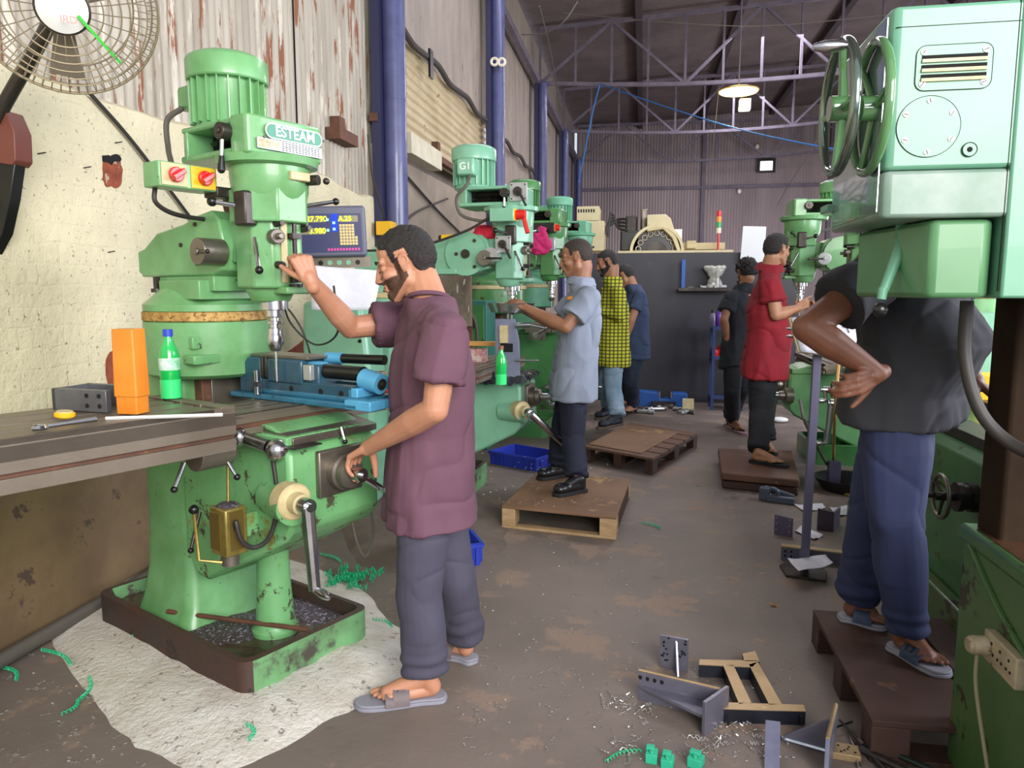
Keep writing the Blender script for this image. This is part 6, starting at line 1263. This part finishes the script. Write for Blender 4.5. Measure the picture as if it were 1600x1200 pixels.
for k,(px,l_) in enumerate((([(1230,872),(1290,866),(1302,880),(1248,892)],'folded white papers on the floor at the foot of the stand'),([(1241,828),(1253,820),(1286,836),(1272,842)],'white paper slip on the floor behind the stand pole'),([(1296,792),(1330,788),(1334,800),(1308,806)],'white paper on the floor beside the man in black'),([(1240,787),(1285,786),(1290,793),(1256,798)],'flattened paper on the floor behind the stand pole near the mills'))):
    sheet('paper',l_,[G(*q,.085 if k==0 else .012) for q in px],bow=.008)
# dark rubber pan near the right mills
r=G(1322,765); t=thing('rubber_pan','shallow black rubber pan holding scraps in front of the right mill','pan',r); obj('pan_shell',MB().lathe((0,0,0),Z_,[(0,.16),(.09,.22),(.085,.205),(.012,.15)],30),BLKM if False else mat('rubber_black','1d1d20',.6),t); obj('grey_block',MB().b2((-.12,.0,.02),(-.04,.06,.20)),MATS['plate_purple'],t,.003)
ROP=mat('tan_rope','a8844a',.8)
wire('air_hose','tan hose hanging from the right mill down to the floor',[PY(1310,570,4.2),PY(1305,640,4.1),G(1302,725,.12),G(1300,760,.02),G(1330,775,.01)],.009,ROP,'hose')
wire('air_hose','grey hose curving over the floor below the right mill',[PY(1250,625,4.6),PY(1262,668,4.5),G(1300,735,.05),G(1330,738,.02)],.010,CONDUIT,'hose')
tag(obj('red_tin',MB().b2((-.08,-.06,0),(.08,.06,.17)),RED,loc=G(1264,652)),'red box under the right mill behind the stand','box')
tag(obj('crumpled_rag',MB().ell((0,0,.03),(.09,.06,.03)),WHITE,loc=G(1218,660)),'white crumpled rag on the floor behind the man in dark red','rag')
# green coils
GC=mat('green_swarf','22b57c',.4)
def coil(name,label,a,b,r=.0055,turns=9,h=.009,wr=.0020,m=None,grp='green coils of swarf on the floor'):
    a,b=V(a),V(b); d=b-a; x,y,z=frame(d); P=[]
    for i in range(turns*8+1):
        t_=i/(turns*8); k=2*math.pi*turns*t_; P.append(a+d*t_+V((0,0,h))+(x*math.cos(k)+y*math.sin(k))*r+x*.02*math.sin(3*t_))
    o=obj(name,MB().tube(P,wr,4),m or GC); return tag(o,label,'swarf',grp)
for a,b,l_ in (((65,1018),(110,1042),'green coil on the cement left of the mill base'),((5,1046),(24,1066),'short green coil at the left edge'),((140,1062),(122,1098),'straight green coil below the cement patch'),((122,1098),(94,1120),'green coil trailing to the lower left'),((44,1008),(54,996),'tiny green coil on the pipe'),((500,868),(532,880),'green coil behind the mill hose loop'),((582,970),(612,982),'green coil on the cement beside the tray corner'),((598,898),(602,890),'tiny green piece near the blue crate'),((1003,818),(1032,828),'green curved sliver on the floor right of the pallet'),((947,1195),(1005,1178),'long green coil at the bottom edge left of the teal blocks'),((385,1135),(388,1160),'green thread on the cement patch'),((205,997),(222,1000),'small green tuft on the cement patch')):
    A_,B_=G(*a,.03 if a[0] in(65,582,385,205) else .0),G(*b,.03 if a[0] in(65,582,385,205) else 0.); coil('green_swarf_coil',l_,A_,B_,turns=max(3,int((B_-A_).length/.012)))
t=MB(); rnd.seed(2)
for k in range(46):
    c=G(545+28*rnd.gauss(0,.6),908+12*rnd.gauss(0,.6)); a_=rnd.random()*6.3; d=V((math.cos(a_),math.sin(a_),.1*rnd.random()))*.05; x,y,z=frame(d)
    t.tube([c+U(.01+.03*rnd.random())+d*(i/14)+(x*math.cos(i*1.4)+y*math.sin(i*1.4))*.008 for i in range(15)],.0026,4)
tag(obj('green_swarf_pile',t,GC),'bright green tangled pile of swarf on the floor behind the mill tray','swarf',None,'stuff')
# silver shavings scattered over the floor: one uncountable scatter
sv=MB(); rnd.seed(21)
reg=[((90,1000),(240,1200),60),((700,820),(1000,1180),170),((960,1040),(1240,1190),120),((730,690),(850,830),120),((820,730),(950,830),60),((1130,700),(1300,900),70),((0,1000),(160,1190),50),((560,840),(640,870),40)]
for (xa,ya),(xb,yb),n_ in reg:
    for k in range(n_):
        c=G(xa+(xb-xa)*rnd.random(),ya+(yb-ya)*rnd.random()); 
        if c.y>4.2 and -.9<c.x<0 and c.y<5.5: c.z=PZ
        a_=rnd.random()*6.3; L_=.008+.03*rnd.random()**2; d=V((math.cos(a_),math.sin(a_),0)); e=V((-d.y,d.x,0))
        sv.tube([c+U(.003)+d*L_*(i/5-.5)+e*.004*math.sin(i*2.4+a_) for i in range(6)],.0010+.0006*rnd.random(),3)
for q in ((1000,1110),(1130,1140),(960,1100),(1100,1165),(975,1180),(1170,1150),(1150,1120)):
    c0_=G(*q)
    for k in range(9):
        c=c0_+V((rnd.gauss(0,.03),rnd.gauss(0,.03),0)); a_=rnd.random()*6.3; d=V((math.cos(a_),math.sin(a_),0)); e=V((-d.y,d.x,0)); L_=.05*rnd.random()+.02
        sv.tube([c+U(.006+.004*math.sin(i*1.7))+d*L_*(i/11-.5)+e*.005*math.sin(i*1.7) for i in range(12)],.0015,3)
tag(obj('metal_shavings',sv,mat('bright_shavings','d8d3cf',.25,.8)),'bright metal shavings scattered over the shop floor','shavings',None,'stuff')
o=obj('leaf_scrap',MB().grid(lambda u,v:G(1210,945,.006)+V(((u-.5)*.05,(v-.5)*.025*math.sin(math.pi*u)+.0,.006*math.sin(6*u))),8,3),mat('leaf_tan','b07a3c',.8)); tag(o,'small tan leaf-like scrap on the open floor','scrap')
